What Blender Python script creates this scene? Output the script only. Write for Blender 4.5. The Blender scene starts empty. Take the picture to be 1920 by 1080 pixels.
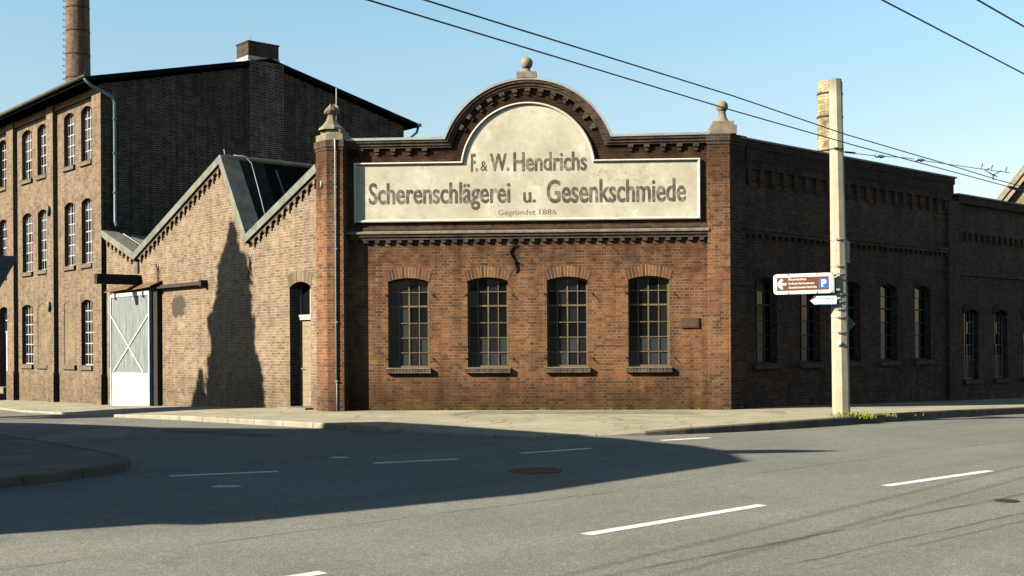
import bpy, math, random
from mathutils import Vector, Matrix
from mathutils.geometry import tessellate_polygon
random.seed(7)
R = math.radians
scene = bpy.context.scene
COL = scene.collection

# ------------------------------------------------------------------ camera, sky, sun, exposure
cd = bpy.data.cameras.new('camera'); cam = bpy.data.objects.new('camera', cd); COL.objects.link(cam)
cam.location = (0, 0, 1.65)
cam.rotation_euler = (Matrix.Rotation(R(90), 4, 'X') @ Matrix.Rotation(-0.006, 4, 'Z')).to_euler()
cd.sensor_width = 36.0; cd.lens = 2250 / 1920 * 36.0
cd.shift_y = 110 / 1920
cd.clip_start = 0.1; cd.clip_end = 2000
scene.camera = cam

SUN_EL = R(28.0)
SUN_TO = Vector((-.904 * math.cos(SUN_EL), -.427 * math.cos(SUN_EL), math.sin(SUN_EL)))
w = bpy.data.worlds.new('World'); scene.world = w; w.use_nodes = True
nt = w.node_tree; nt.nodes.clear()
sky = nt.nodes.new('ShaderNodeTexSky'); sky.sky_type = 'NISHITA'; sky.sun_disc = False
sky.sun_elevation = SUN_EL; sky.sun_rotation = math.atan2(-.904, -.427)
sky.air_density = 1.0; sky.dust_density = 0.3; sky.ozone_density = 1.0; sky.altitude = 0
bg = nt.nodes.new('ShaderNodeBackground'); bg.inputs[1].default_value = 0.05
wo = nt.nodes.new('ShaderNodeOutputWorld')
# clear-day dome: brighter and paler low down, deeper overhead
tc = nt.nodes.new('ShaderNodeTexCoord'); sxyz = nt.nodes.new('ShaderNodeSeparateXYZ'); nt.links.new(tc.outputs['Generated'], sxyz.inputs[0])
dome = nt.nodes.new('ShaderNodeValToRGB'); cr = dome.color_ramp
for k_, (p_, c_) in enumerate([(0.0,(.57,.40,.34)),(.30,(.64,.74,.66)),(.50,(.34,.40,.40)),(1.0,(.09,.115,.13))]):
    e_ = cr.elements[k_] if k_ < 2 else cr.elements.new(p_)
    e_.position = p_; e_.color = (*c_, 1)
nt.links.new(sxyz.outputs['Z'], dome.inputs[0])
mul = nt.nodes.new('ShaderNodeVectorMath'); mul.operation = 'MULTIPLY'; nt.links.new(sky.outputs[0], mul.inputs[0]); nt.links.new(dome.outputs[0], mul.inputs[1])
gain = nt.nodes.new('ShaderNodeVectorMath'); gain.operation = 'SCALE'; gain.inputs['Scale'].default_value = 2.7; nt.links.new(mul.outputs[0], gain.inputs[0])
nt.links.new(gain.outputs[0], bg.inputs[0]); nt.links.new(bg.outputs[0], wo.inputs[0])
sl = bpy.data.lights.new('sun', 'SUN'); sl.energy = 5.0; sl.angle = R(0.5); sl.color = (1.0, .93, .76)
so = bpy.data.objects.new('sun', sl); COL.objects.link(so)
so.rotation_euler = (-SUN_TO).to_track_quat('-Z', 'Y').to_euler(); so.location = (-40, -20, 40)
vs = scene.view_settings; vs.view_transform = 'Standard'; vs.look = 'None'; vs.gamma = 1; vs.exposure = 1.22
scene.cycles.max_bounces = 6; scene.cycles.diffuse_bounces = 0

# ------------------------------------------------------------------ terrain height (pavement level; road is 12 cm lower)
def q(s, w=3.0): return 0 if s <= 0 else (s * s / (2 * w) if s < w else s - w / 2)
def S(x, y):
    s = (x - 5.79) * .735 + (y - 30.86) * .678; l = (x + 5.09) * -.652 + (y - 31.78) * .758
    return -.018 * q(min(s, 60)) - .026 * q(min(l, 14)) - .014 * q(min(max(l - 14, 0), 40))
def RD_(x, y): return S(x, y) - .12

# ------------------------------------------------------------------ mesh builder
def flatten(l): return [p for s in l for p in s]
class MB:
    def __init__(s): s.v = []; s.f = []; s.uv = []; s.mi = []; s.sm = []
    def face(s, pts, mi=0, uv=None, smooth=False):
        n = len(s.v); s.v += [tuple(p) for p in pts]; s.f.append(list(range(n, n + len(pts))))
        s.mi.append(mi); s.uv.append(uv); s.sm.append(smooth)
    def box(s, x0, x1, y0, y1, z0, z1, mi=0):
        p = [(x0,y0,z0),(x1,y0,z0),(x1,y1,z0),(x0,y1,z0),(x0,y0,z1),(x1,y0,z1),(x1,y1,z1),(x0,y1,z1)]
        for f in ((0,1,5,4),(1,2,6,5),(2,3,7,6),(3,0,4,7),(4,5,6,7),(3,2,1,0)): s.face([p[i] for i in f], mi)
    def hexa(s, p, mi=0):
        for f in ((0,1,5,4),(1,2,6,5),(2,3,7,6),(3,0,4,7),(4,5,6,7),(3,2,1,0)): s.face([p[i] for i in f], mi)
    def bar(s, a, b, w, d, mi=0, up=(0,-1,0)):
        a = Vector(a); b = Vector(b); t = (b - a).normalized(); u = Vector(up); u = (u - t * u.dot(t)).normalized(); v = t.cross(u)
        q_ = [a - v*w/2 - u*d/2, a + v*w/2 - u*d/2, a + v*w/2 + u*d/2, a - v*w/2 + u*d/2]
        s.hexa(q_ + [p + (b - a) for p in q_], mi)
    def poly(s, loop, z0, z1, mi=0, top=True, bottom=False, scale_top=1.0):
        """vertical prism over a plan polygon given anticlockwise (seen from above)"""
        n = len(loop); cx = sum(p[0] for p in loop)/n; cy = sum(p[1] for p in loop)/n
        tp = [(cx+(p[0]-cx)*scale_top, cy+(p[1]-cy)*scale_top) for p in loop]
        for i in range(n):
            j = (i+1) % n
            s.face([(*loop[i],z0),(*loop[j],z0),(*tp[j],z1),(*tp[i],z1)], mi)
        if top: s.face([(*p,z1) for p in tp], mi)
        if bottom: s.face([(*p,z0) for p in reversed(loop)], mi)
    def tube(s, pts, r, n=8, mi=0, caps=True):
        pts = [Vector(p) for p in pts]; rings = []
        rr = r if isinstance(r, (list, tuple)) else [r]*len(pts)
        ref = None
        for i, p in enumerate(pts):
            t = (pts[min(i+1,len(pts)-1)] - pts[max(i-1,0)]).normalized()
            if ref is None: ref = Vector((0,0,1)) if abs(t.z) < .9 else Vector((1,0,0))
            u = (ref - t*ref.dot(t)).normalized(); ref = u; v = t.cross(u)
            rings.append([p + (u*math.cos(2*math.pi*k/n) + v*math.sin(2*math.pi*k/n))*rr[i] for k in range(n)])
        for a, b in zip(rings, rings[1:]):
            for k in range(n): s.face([a[k], a[(k+1)%n], b[(k+1)%n], b[k]], mi, smooth=True)
        if caps: s.face(list(reversed(rings[0])), mi); s.face(rings[-1], mi)
    def lathe(s, prof, c=(0,0), n=24, mi=0, off=None):
        rings = [[(c[0]+r*math.cos(2*math.pi*k/n), c[1]+r*math.sin(2*math.pi*k/n), z) for k in range(n)] for r, z in prof]
        for ri, (a, b) in enumerate(zip(rings, rings[1:])):
            for k in range(n):
                j = (k+1) % n
                uv = None
                if off:
                    rad = off; uv = [(2*math.pi*rad*k/n,prof[ri][1]),(2*math.pi*rad*(k+1)/n,prof[ri][1]),(2*math.pi*rad*(k+1)/n,prof[ri+1][1]),(2*math.pi*rad*k/n,prof[ri+1][1])]
                s.face([a[k], a[j], b[j], b[k]], mi, uv, smooth=True)
        s.face(list(reversed(rings[0])), mi); s.face(rings[-1], mi)
    def wall(s, outer, holes=(), y0=0.0, y1=.38, mi=0, rmi=None, back=True):
        """upright slab in the local xz plane with real openings; front faces -y"""
        loops = [list(outer)] + [list(h) for h in holes]
        flat = flatten(loops); tris = tessellate_polygon([[Vector((x, z, 0)) for x, z in l] for l in loops])
        for t in tris:
            a, b, c = [flat[i] for i in t]
            cr = (b[0]-a[0])*(c[1]-a[1]) - (b[1]-a[1])*(c[0]-a[0])
            if abs(cr) < 1e-9: continue
            if cr < 0: b, c = c, b
            s.face([(a[0],y0,a[1]),(b[0],y0,b[1]),(c[0],y0,c[1])], mi)
            if back: s.face([(a[0],y1,a[1]),(c[0],y1,c[1]),(b[0],y1,b[1])], mi)
        for li, l in enumerate(loops):
            ar = sum(l[i][0]*l[(i+1)%len(l)][1]-l[(i+1)%len(l)][0]*l[i][1] for i in range(len(l)))
            if (ar < 0) == (li == 0): l = l[::-1]
            for i in range(len(l)):
                a, b = l[i], l[(i+1) % len(l)]
                s.face([(b[0],y0,b[1]),(a[0],y0,a[1]),(a[0],y1,a[1]),(b[0],y1,b[1])], (rmi if rmi is not None and li else mi))
    def strip(s, A, B, y0, y1, mi=0):
        """band between two xz polylines of equal length, from y0 (front) to y1"""
        for i in range(len(A)-1):
            a, b, c, d = A[i], A[i+1], B[i+1], B[i]
            P = lambda p, y: (p[0], y, p[1])
            s.face([P(d,y0),P(c,y0),P(b,y0),P(a,y0)], mi); s.face([P(a,y0),P(b,y0),P(b,y1),P(a,y1)], mi)
            s.face([P(d,y1),P(c,y1),P(c,y0),P(d,y0)], mi)
        for e, fl in ((0, False), (-1, True)):
            a, d = A[e], B[e]; f = [(a[0],y0,a[1]),(a[0],y1,a[1]),(d[0],y1,d[1]),(d[0],y0,d[1])]
            s.face(f[::-1] if fl else f, mi)
    def build(s, name, mats, parent=None, loc=(0,0,0), rz=0, merge=False):
        me = bpy.data.meshes.new(name); me.from_pydata(s.v, [], s.f)
        mats = mats if isinstance(mats, (list, tuple)) else [mats]
        for m in mats: me.materials.append(m)
        uvl = me.uv_layers.new(name='UVMap')
        for p, uv, mi, sm in zip(me.polygons, s.uv, s.mi, s.sm):
            p.material_index = mi; p.use_smooth = sm
            if uv is None:
                n = p.normal
                if abs(n.z) > .95: t = Vector((1,0,0))
                else: t = Vector((-n.y, n.x, 0)).normalized()
                b = n.cross(t); uv = [(Vector(s.v[i]).dot(t), Vector(s.v[i]).dot(b)) for i in p.vertices]
            for li, c in zip(p.loop_indices, uv): uvl.data[li].uv = c
        if any(s.sm):
            import bmesh
            bm = bmesh.new(); bm.from_mesh(me); bmesh.ops.remove_doubles(bm, verts=bm.verts, dist=1e-5); bm.to_mesh(me); bm.free()
        o = bpy.data.objects.new(name, me); COL.objects.link(o)
        o.location = loc; o.rotation_euler = (0, 0, rz)
        if parent: o.parent = parent
        return o

def tag(o, label, cat, group=None):
    o['label'] = label; o['category'] = cat
    if group: o['group'] = group
    return o
def empty(name, loc, rz=0):
    o = bpy.data.objects.new(name, None); COL.objects.link(o); o.location = loc; o.rotation_euler = (0,0,rz); return o
def struct(o, kind='structure'): o['kind'] = kind; return o
def copy_tree(o, parent=None):
    c = o.copy(); COL.objects.link(c)
    if parent: c.parent = parent
    for ch in [k for k in COL.objects if k.parent == o]: copy_tree(ch, c)
    return c

# ------------------------------------------------------------------ materials
class N:
    def __init__(s, name):
        s.m = bpy.data.materials.new(name); s.m.use_nodes = True; s.t = s.m.node_tree; s.p = s.t.nodes['Principled BSDF']
    def n(s, k, **kw):
        x = s.t.nodes.new(k)
        for a, b in kw.items(): setattr(x, a, b)
        return x
    def l(s, a, b): s.t.links.new(a, b)
    def noise(s, vec, scale, detail=4, rough=.55):
        x = s.n('ShaderNodeTexNoise'); x.inputs['Scale'].default_value = scale; x.inputs['Detail'].default_value = detail; x.inputs['Roughness'].default_value = rough
        if vec is not None: s.l(vec, x.inputs['Vector'])
        return x.outputs['Fac']
    def ramp(s, fac, stops, interp='LINEAR'):
        x = s.n('ShaderNodeValToRGB'); cr = x.color_ramp; cr.interpolation = interp
        while len(cr.elements) < len(stops): cr.elements.new(.5)
        for e, (p, c) in zip(cr.elements, stops): e.position = p; e.color = (*c, 1) if len(c) == 3 else c
        s.l(fac, x.inputs[0]); return x.outputs[0]
    def grey(s, fac, a, b, lo=0., hi=1.):
        x = s.n('ShaderNodeMapRange'); x.clamp = True
        for i, v in zip((1,2,3,4), (a, b, lo, hi)): x.inputs[i].default_value = v
        s.l(fac, x.inputs[0]); return x.outputs[0]
    def mix(s, f, a, b, mode='MIX'):
        x = s.n('ShaderNodeMix', data_type='RGBA', blend_type=mode)
        for sock, v in ((x.inputs['Factor'], f), (x.inputs[6], a), (x.inputs[7], b)):
            if isinstance(v, (int, float)): sock.default_value = v
            elif isinstance(v, (tuple, list)): sock.default_value = (*v, 1)
            else: s.l(v, sock)
        return x.outputs[2]
    def math(s, op, a, b=None, c=None):
        x = s.n('ShaderNodeMath', operation=op)
        for i, v in enumerate((a, b, c)):
            if v is None: continue
            if isinstance(v, (int, float)): x.inputs[i].default_value = v
            else: s.l(v, x.inputs[i])
        return x.outputs[0]
    def bump(s, h, st=.3, dist=.01):
        x = s.n('ShaderNodeBump'); x.inputs['Strength'].default_value = st; x.inputs['Distance'].default_value = dist
        s.l(h, x.inputs['Height']); s.l(x.outputs[0], s.p.inputs['Normal'])
    def obj(s): return s.n('ShaderNodeTexCoord').outputs['Object']
    def uv(s): return s.n('ShaderNodeTexCoord').outputs['UV']
    def done(s, col=None, rough=.8, metal=0., spec=.3):
        if col is not None:
            if isinstance(col, tuple): s.p.inputs['Base Color'].default_value = (*col, 1)
            else: s.l(col, s.p.inputs['Base Color'])
        if isinstance(rough, float): s.p.inputs['Roughness'].default_value = rough
        else: s.l(rough, s.p.inputs['Roughness'])
        s.p.inputs['Metallic'].default_value = metal; s.p.inputs['Specular IOR Level'].default_value = spec
        return s.m

def brick_mat(name, cols, mortar, stains=(), bw=.25, rh=.077, ms=.006, var=.35, off=.5, squash=.5, blotch=.45, patch=None, run=1., lime=.42):
    b = N(name); uv = b.uv()
    nz = b.n('ShaderNodeTexNoise'); nz.inputs['Scale'].default_value = 5; b.l(uv, nz.inputs['Vector'])
    sc = b.n('ShaderNodeVectorMath', operation='MULTIPLY_ADD'); b.l(nz.outputs['Color'], sc.inputs[0]); sc.inputs[1].default_value = (.012,.012,0); b.l(uv, sc.inputs[2])
    t = b.n('ShaderNodeTexBrick', offset=off, offset_frequency=2, squash=squash, squash_frequency=2)
    t.inputs['Color1'].default_value = (0,0,0,1); t.inputs['Color2'].default_value = (1,1,1,1); t.inputs['Mortar'].default_value = (.5,.5,.5,1)
    t.inputs['Scale'].default_value = 1; t.inputs['Mortar Size'].default_value = ms; t.inputs['Mortar Smooth'].default_value = .25
    t.inputs['Bias'].default_value = 0; t.inputs['Brick Width'].default_value = bw; t.inputs['Row Height'].default_value = rh
    b.l(sc.outputs[0], t.inputs['Vector'])
    col = b.ramp(t.outputs['Color'], [(i/(len(cols)-1), c) for i, c in enumerate(cols)])
    fine = b.noise(uv, 38, 5, .7); col = b.mix(1., col, b.ramp(fine, [(.3,(1-var,)*3),(.7,(1+var*.6,)*3)]), 'MULTIPLY')
    big = b.noise(uv, .9, 5, .6); mid = b.noise(uv, 3.2, 4, .6)
    col = b.mix(1., col, b.ramp(big, [(.3,(1-blotch,1-blotch*.95,1-blotch*.85)),(.7,(1.12,1.08,1.04))]), 'MULTIPLY')
    smp = b.n('ShaderNodeMapping'); smp.inputs['Scale'].default_value = (2.6, .22, 1); b.l(uv, smp.inputs[0])
    strk = b.noise(smp.outputs[0], 1.0, 5, .65); streak = b.ramp(strk, [(.36,(1-.34*run,1-.35*run,1-.36*run)),(.52,(1,1,1)),(.68,(1+.1*run,1+.08*run,1+.05*run))])
    col = b.mix(1., col, streak, 'MULTIPLY')
    mcol = b.mix(b.grey(mid, .42, .6), mortar, tuple(.5*c for c in mortar)); mcol = b.mix(1., mcol, streak, 'MULTIPLY')
    col = b.mix(t.outputs['Fac'], col, mcol)
    sep = b.n('ShaderNodeSeparateXYZ'); b.l(uv, sep.inputs[0])
    for z0, z1, c, amt, wob in stains:      # dirt belts: full at z1 side, none at z0 side
        z = b.math('MULTIPLY_ADD', b.math('SUBTRACT', mid, .5), wob, sep.outputs['Y'])
        z = b.math('MULTIPLY_ADD', b.math('SUBTRACT', big, .5), wob*1.2, z)
        f = b.math('MULTIPLY', b.grey(z, z0, z1), amt)
        col = b.mix(f, col, b.mix(1., col, c, 'MULTIPLY'))
    if patch:
        for (px, pz, r, c) in patch:
            d = b.n('ShaderNodeVectorMath', operation='DISTANCE'); b.l(uv, d.inputs[0]); d.inputs[1].default_value = (px, pz, 0)
            f = b.grey(b.math('MULTIPLY_ADD', b.math('SUBTRACT', b.noise(uv, 9, 5), .5), .32, d.outputs['Value']), r, r-.07)
            col = b.mix(f, col, c)
    lm_ = b.math('MULTIPLY', b.grey(b.noise(uv, 1.35, 6, .68), .57, .70), lime); col = b.mix(lm_, col, tuple(.8*c for c in mortar))
    h = b.math('MULTIPLY_ADD', t.outputs['Fac'], -1.0, b.math('MULTIPLY', fine, .5))
    b.bump(h, .5, .012)
    return b.done(col, .9, 0, .2)

RED = [(.112,.058,.036),(.175,.076,.039),(.235,.098,.045),(.262,.120,.056),(.205,.080,.037),(.30,.148,.070)]
TAN = [(.135,.091,.061),(.178,.123,.083),(.212,.148,.100),(.245,.175,.120),(.197,.134,.090)]
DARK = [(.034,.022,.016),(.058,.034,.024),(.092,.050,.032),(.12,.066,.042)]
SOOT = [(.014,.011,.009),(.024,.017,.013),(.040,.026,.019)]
M = {}
M['red'] = brick_mat('red_brick', RED, (.275,.195,.115), lime=.12, stains=[(1.15,.45,(.46,.47,.47),.9,.9),(.42,.10,(.75,.95,.42),.55,.5),(3.2,4.5,(.40,.37,.35),.9,1.9),(6.2,6.75,(.30,.27,.26),.95,.8)])
M['redpillar'] = brick_mat('pillar_brick', RED, (.30,.22,.135), lime=.25, stains=[(1.0,.3,(.5,.52,.54),.9,.8),(4.6,6.3,(.38,.36,.34),.9,1.6)])
M['tan'] = brick_mat('tan_brick', TAN, (.45,.36,.25), blotch=.30, run=.5, stains=[(1.1,.2,(.62,.60,.60),.8,.8),(.35,.1,(1.25,1.25,1.2),.6,.4)], patch=[(14.55-8.3, 3.0, .38, (.060,.052,.038)), (14.55-8.62, 2.98, .38, (.060,.052,.038)), (14.55-11.7, 4.3, .22, (.12,.10,.065))])
M['tan2'] = brick_mat('works_brick', [tuple(.86*k for k in c) for c in TAN], (.34,.27,.185), blotch=.30, run=.6, stains=[(.9,.1,(.8,.78,.76),.7,.8)])
M['niche'] = brick_mat('infill_brick', [(.16,.118,.073),(.195,.145,.09),(.215,.162,.102)], (.27,.22,.15))
M['dark'] = brick_mat('soot_and_shade_brick', DARK, (.15,.106,.074), [(6.0,6.5,(.45,.43,.42),.9,.5)])
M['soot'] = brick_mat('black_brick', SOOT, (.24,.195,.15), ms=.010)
M['flue'] = brick_mat('flue_brick', [tuple(1.4*k for k in c) for c in SOOT], (.36,.30,.23), ms=.011)
M['cornice'] = brick_mat('cornice_brick', [(.045,.034,.029),(.075,.05,.04),(.11,.065,.046),(.06,.042,.035)], (.13,.105,.08), ms=.005)
M['chim'] = brick_mat('chimney_brick', [(.12,.072,.045),(.18,.112,.07),(.24,.155,.098)], (.30,.22,.15), [(10,24,(.7,.67,.65),.8,6)], ms=.012)
M['yellow'] = brick_mat('yellow_brick', [(.30,.24,.13),(.46,.38,.22),(.52,.44,.26),(.20,.15,.09)], (.25,.2,.13), rh=.16, bw=.4, ms=.02)
M['vous'] = brick_mat('arch_brick', [tuple(1.12*k for k in c) for c in RED], (.32,.235,.145), bw=.082, rh=.60, ms=.008, off=0, squash=1)
M['voustan'] = brick_mat('arch_tan_brick', TAN, (.36,.28,.19), bw=.082, rh=.60, ms=.008, off=0, squash=1)
M['vousdark'] = brick_mat('arch_dark_brick', DARK, (.10,.082,.065), bw=.082, rh=.60, ms=.008, off=0, squash=1)
M['headerdark'] = brick_mat('sill_brick', [(.06,.045,.038),(.10,.07,.055),(.13,.09,.07)], (.2,.16,.12), bw=.082, rh=.5, ms=.008, off=0, squash=1)

def speck_mat(name, a, b_, scale=6, rough=.85, fine=60, fs=.25, bump=.15, metal=0., spec=.3):
    b = N(name); o = b.obj(); c = b.mix(b.grey(b.noise(o, scale, 5), .35, .65), a, b_)
    f = b.noise(o, fine, 4); c = b.mix(1., c, b.ramp(f, [(.3,(1-fs,)*3),(.7,(1+fs,)*3)]), 'MULTIPLY')
    b.bump(f, bump, .005); return b.done(c, rough, metal, spec)
M['stone'] = speck_mat('sandstone', (.15,.125,.085), (.235,.20,.14), 5, fs=.3)
M['palestone'] = speck_mat('pale_stone', (.165,.138,.098), (.25,.21,.15), 5, fs=.3)
M['zinc'] = speck_mat('zinc_sheet', (.26,.28,.28), (.36,.38,.37), 2.5, .55, metal=.2)
M['oldzinc'] = speck_mat('weathered_sheet', (.105,.108,.092), (.185,.182,.148), 3.0, .7)
M['roofgreen'] = speck_mat('mossy_roof_felt', (.17,.165,.10), (.25,.24,.16), 2.0, .9)
M['roofdark'] = speck_mat('dark_roof_sheet', (.007,.0075,.008), (.012,.0125,.013), 1.5, .9, spec=0.)
M['seam'] = speck_mat('seam_batten', (.020,.023,.023), (.034,.038,.037), 2, .9, spec=0.)
M['gutter'] = speck_mat('zinc_gutter', (.12,.15,.168), (.165,.195,.215), 3, .5, metal=.2)
M['eave'] = speck_mat('mossy_gutter', (.045,.05,.032), (.075,.08,.055), 2, .7)
M['sillstone'] = speck_mat('brown_sill_stone', (.10,.078,.056), (.15,.118,.085), 6, fs=.3)
M['iron'] = speck_mat('wrought_iron', (.025,.02,.018), (.05,.035,.028), 8, .7)
M['wood_beam'] = speck_mat('tarred_timber', (.018,.015,.013), (.03,.024,.02), 8, .8)
M['ochre'] = speck_mat('ochre_painted_iron', (.12,.092,.055), (.18,.138,.085), 12, .6)
M['whitebar'] = speck_mat('white_painted_bars', (.36,.34,.30), (.48,.455,.40), 12, .6)
M['greybar'] = speck_mat('grey_painted_iron', (.025,.024,.022), (.05,.048,.042), 12, .7)
M['palebar'] = speck_mat('pale_painted_iron', (.10,.11,.11), (.15,.165,.165), 12, .6)
M['rust'] = speck_mat('rusty_cover_sheet', (.12,.066,.030), (.175,.098,.045), 5, .85)
M['white'] = speck_mat('white_enamel', (.78,.78,.76), (.82,.82,.80), 3, .45, fs=.05)
M['whitedoor'] = speck_mat('white_door_paint', (.34,.345,.345), (.44,.445,.445), 3, .6, fs=.15)
M['conductor'] = speck_mat('pale_metal_tube', (.28,.295,.28), (.38,.385,.36), 5, .5)
M['plaque'] = speck_mat('bronze_plaque', (.085,.05,.036), (.11,.065,.045), 9, .5)
M['brown'] = speck_mat('brown_sign_face', (.14,.052,.025), (.155,.058,.028), 3, .45, fs=.05)
M['blue'] = speck_mat('blue_sign_face', (.02,.13,.42), (.025,.14,.45), 3, .45, fs=.05)
M['paleblue'] = speck_mat('pale_blue_print', (.12,.38,.55), (.15,.42,.6), 3, .5, fs=.05)
M['black'] = speck_mat('black_line', (.02,.02,.02), (.03,.03,.03), 3, .5)
M['signback'] = speck_mat('grey_sign_back', (.10,.12,.13), (.13,.15,.16), 3, .6)
M['cable'] = speck_mat('cable', (.012,.014,.018), (.02,.022,.026), 3, .6)
M['porcelain'] = speck_mat('porcelain', (.40,.40,.41), (.46,.46,.46), 3, .35)
M['bark'] = speck_mat('bark', (.05,.035,.025), (.09,.065,.045), 8)
M['leafdark'] = speck_mat('conifer_needles', (.018,.035,.016), (.035,.06,.025), .6)
M['leaf'] = speck_mat('leaves', (.06,.12,.02), (.13,.20,.035), .5)
M['rooftile'] = speck_mat('roof_tile', (.10,.045,.03), (.16,.075,.05), 4)
M['render'] = speck_mat('grey_render', (.20,.19,.17), (.27,.25,.22), 1.2)
M['castiron'] = speck_mat('cast_iron', (.16,.082,.06), (.24,.125,.09), 20)
M['paint'] = speck_mat('road_paint', (.62,.62,.58), (.76,.76,.72), 5, .7, fine=150, fs=.12)

# concrete pole
b = N('pole_concrete'); o_ = b.obj(); c = b.mix(b.grey(b.noise(o_, 2.5, 5), .35, .65), (.32,.285,.21), (.41,.365,.27))
v = b.n('ShaderNodeTexVoronoi'); v.inputs['Scale'].default_value = 22; b.l(o_, v.inputs['Vector'])
pits = b.grey(v.outputs['Distance'], .10, .20); c = b.mix(pits, b.mix(1., c, (.45,.42,.38), 'MULTIPLY'), c)
sx = b.n('ShaderNodeSeparateXYZ'); b.l(o_, sx.inputs[0]); c = b.mix(b.math('MULTIPLY', b.grey(sx.outputs['Z'], 7.2, 7.6), .6), c, (.10,.09,.07))
b.bump(pits, .4, .006); M['pole'] = b.done(c, .9)

# cream plaster with stains
b = N('cream_plaster'); o_ = b.obj()
c = b.mix(b.grey(b.noise(o_, 1.1, 6, .6), .35, .68), (.42,.37,.275), (.57,.53,.42))
c = b.mix(b.grey(b.noise(o_, 5, 6, .7), .51, .70, 0, .6), c, (.34,.29,.20))
c = b.mix(b.grey(b.noise(o_, 2.2, 6, .65), .57, .68, 0, .55), c, (.66,.63,.53))
sx = b.n('ShaderNodeSeparateXYZ'); b.l(o_, sx.inputs[0])
blk = b.math('MULTIPLY', b.grey(sx.outputs['X'], 6.2, 6.6), b.math('MULTIPLY', b.grey(sx.outputs['X'], 8.2, 7.6), b.math('MULTIPLY', b.grey(sx.outputs['Z'], 5.85, 5.95), b.grey(sx.outputs['Z'], 6.32, 6.2))))
c = b.mix(b.math('MULTIPLY', blk, b.grey(b.noise(o_, 9, 5, .7), .50, .58, 0, .75)), c, (.33,.27,.17))
b.bump(b.noise(o_, 14, 5), .2, .01); M['plaster'] = b.done(c, .9, 0, .2)
M['moulding'] = speck_mat('cream_moulding', (.52,.47,.36), (.64,.59,.47), 4, .85, fs=.15)
b = N('faded_lettering'); o_ = b.obj()
c = b.mix(b.grey(b.noise(o_, 4.2, 6, .75), .47, .68, 0, .8), (.088,.075,.057), (.38,.335,.25))
M['letter'] = b.done(c, .9, 0, .2)
# grey weathered boards
b = N('weathered_boards'); o_ = b.uv()
mp = b.n('ShaderNodeMapping'); mp.inputs['Scale'].default_value = (14, .7, 1); b.l(o_, mp.inputs[0])
st = b.noise(mp.outputs[0], 1.5, 6, .7); c = b.ramp(st, [(.30,(.05,.054,.053)),(.5,(.17,.19,.193)),(.68,(.29,.315,.315))])
sx = b.n('ShaderNodeSeparateXYZ'); b.l(o_, sx.inputs[0])
gap = b.math('PINGPONG', sx.outputs['X'], .07); c = b.mix(b.grey(gap, .012, .0), c, (.06,.06,.055))
M['boards'] = b.done(c, .85)
# horizontal boards of the narrow door
b = N('pale_door_boards'); o_ = b.uv(); sx = b.n('ShaderNodeSeparateXYZ'); b.l(o_, sx.inputs[0])
c = b.mix(b.grey(b.noise(o_, 7, 5), .35, .65), (.20,.155,.10), (.265,.21,.14))
gap = b.math('PINGPONG', sx.outputs['Y'], .08); c = b.mix(b.grey(gap, .008, .0), c, (.09,.06,.04)); M['doorboards'] = b.done(c, .8)
# cement patch
# glass
def glass(name, c, rough=.04, spec=.5):
    b = N(name); o_ = b.obj(); b.bump(b.noise(o_, 3, 2), .06, .02)
    return b.done(c, rough, 0, spec)
M['g0'] = glass('dark_window_glass', (.006,.0065,.007), .06, .22); M['g1'] = glass('grimy_window_glass', (.014,.014,.0135), .25, .3); M['g2'] = glass('blinded_window_glass', (.036,.038,.037), .35, .3)
M['g3'] = glass('pale_curtained_glass', (.065,.062,.050), .3, .3); M['g4'] = glass('lilac_window_glass', (.115,.10,.105), .06, .6)

# asphalt
def asphalt(name, base, seams=(), crack=True):
    b = N(name); g = b.n('ShaderNodeNewGeometry').outputs['Position']
    c = b.mix(b.grey(b.noise(g, .35, 5, .6), .35, .65), tuple(.88*k for k in base), tuple(1.08*k for k in base))
    v = b.n('ShaderNodeTexVoronoi'); v.inputs['Scale'].default_value = 105; b.l(g, v.inputs['Vector'])
    sp = b.n('ShaderNodeSeparateColor'); b.l(v.outputs['Color'], sp.inputs[0])
    c = b.mix(1., c, b.ramp(sp.outputs[0], [(0.,(.62,.62,.62)),(.5,(.95,.95,.95)),(.9,(1.25,1.25,1.22)),(.97,(2.0,1.95,1.8))]), 'MULTIPLY')
    n1 = b.noise(g, 12, 5, .7); c = b.mix(1., c, b.ramp(n1, [(.3,(.86,)*3),(.7,(1.12,)*3)]), 'MULTIPLY')
    d = b.n('ShaderNodeVectorMath', operation='DOT_PRODUCT'); b.l(g, d.inputs[0]); d.inputs[1].default_value = (-.678,.735,0)
    dd = b.math('MULTIPLY_ADD', b.math('SUBTRACT', b.noise(g, .8, 5, .7), .5), .22, d.outputs['Value'])
    brk = b.grey(b.noise(g, .5, 3), .40, .52)
    al = b.n('ShaderNodeVectorMath', operation='DOT_PRODUCT'); b.l(g, al.inputs[0]); al.inputs[1].default_value = (.735,.678,0)
    cb = b.n('ShaderNodeCombineXYZ'); b.l(b.math('MULTIPLY', al.outputs['Value'], .06), cb.inputs[0]); b.l(b.math('MULTIPLY', d.outputs['Value'], .75), cb.inputs[1])
    trk = b.noise(cb.outputs[0], 1.0, 4, .6); c = b.mix(1., c, b.ramp(trk, [(.32,(.84,.84,.85)),(.5,(1,1,1)),(.68,(1.10,1.09,1.07))]), 'MULTIPLY')
    oil = b.grey(b.noise(g, 1.3, 3, .5), .66, .76, 0, .55); c = b.mix(oil, c, tuple(.45*k for k in base))
    for off, wd, amt in seams:
        f = b.math('MULTIPLY', b.grey(b.math('ABSOLUTE', b.math('SUBTRACT', dd, off)), wd, wd*.3), b.math('MULTIPLY', brk, amt))
        c = b.mix(f, c, tuple(.30*k for k in base))
    b.bump(sp.outputs[0], .35, .004)
    return b.done(c, .85, 0, .3)
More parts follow.
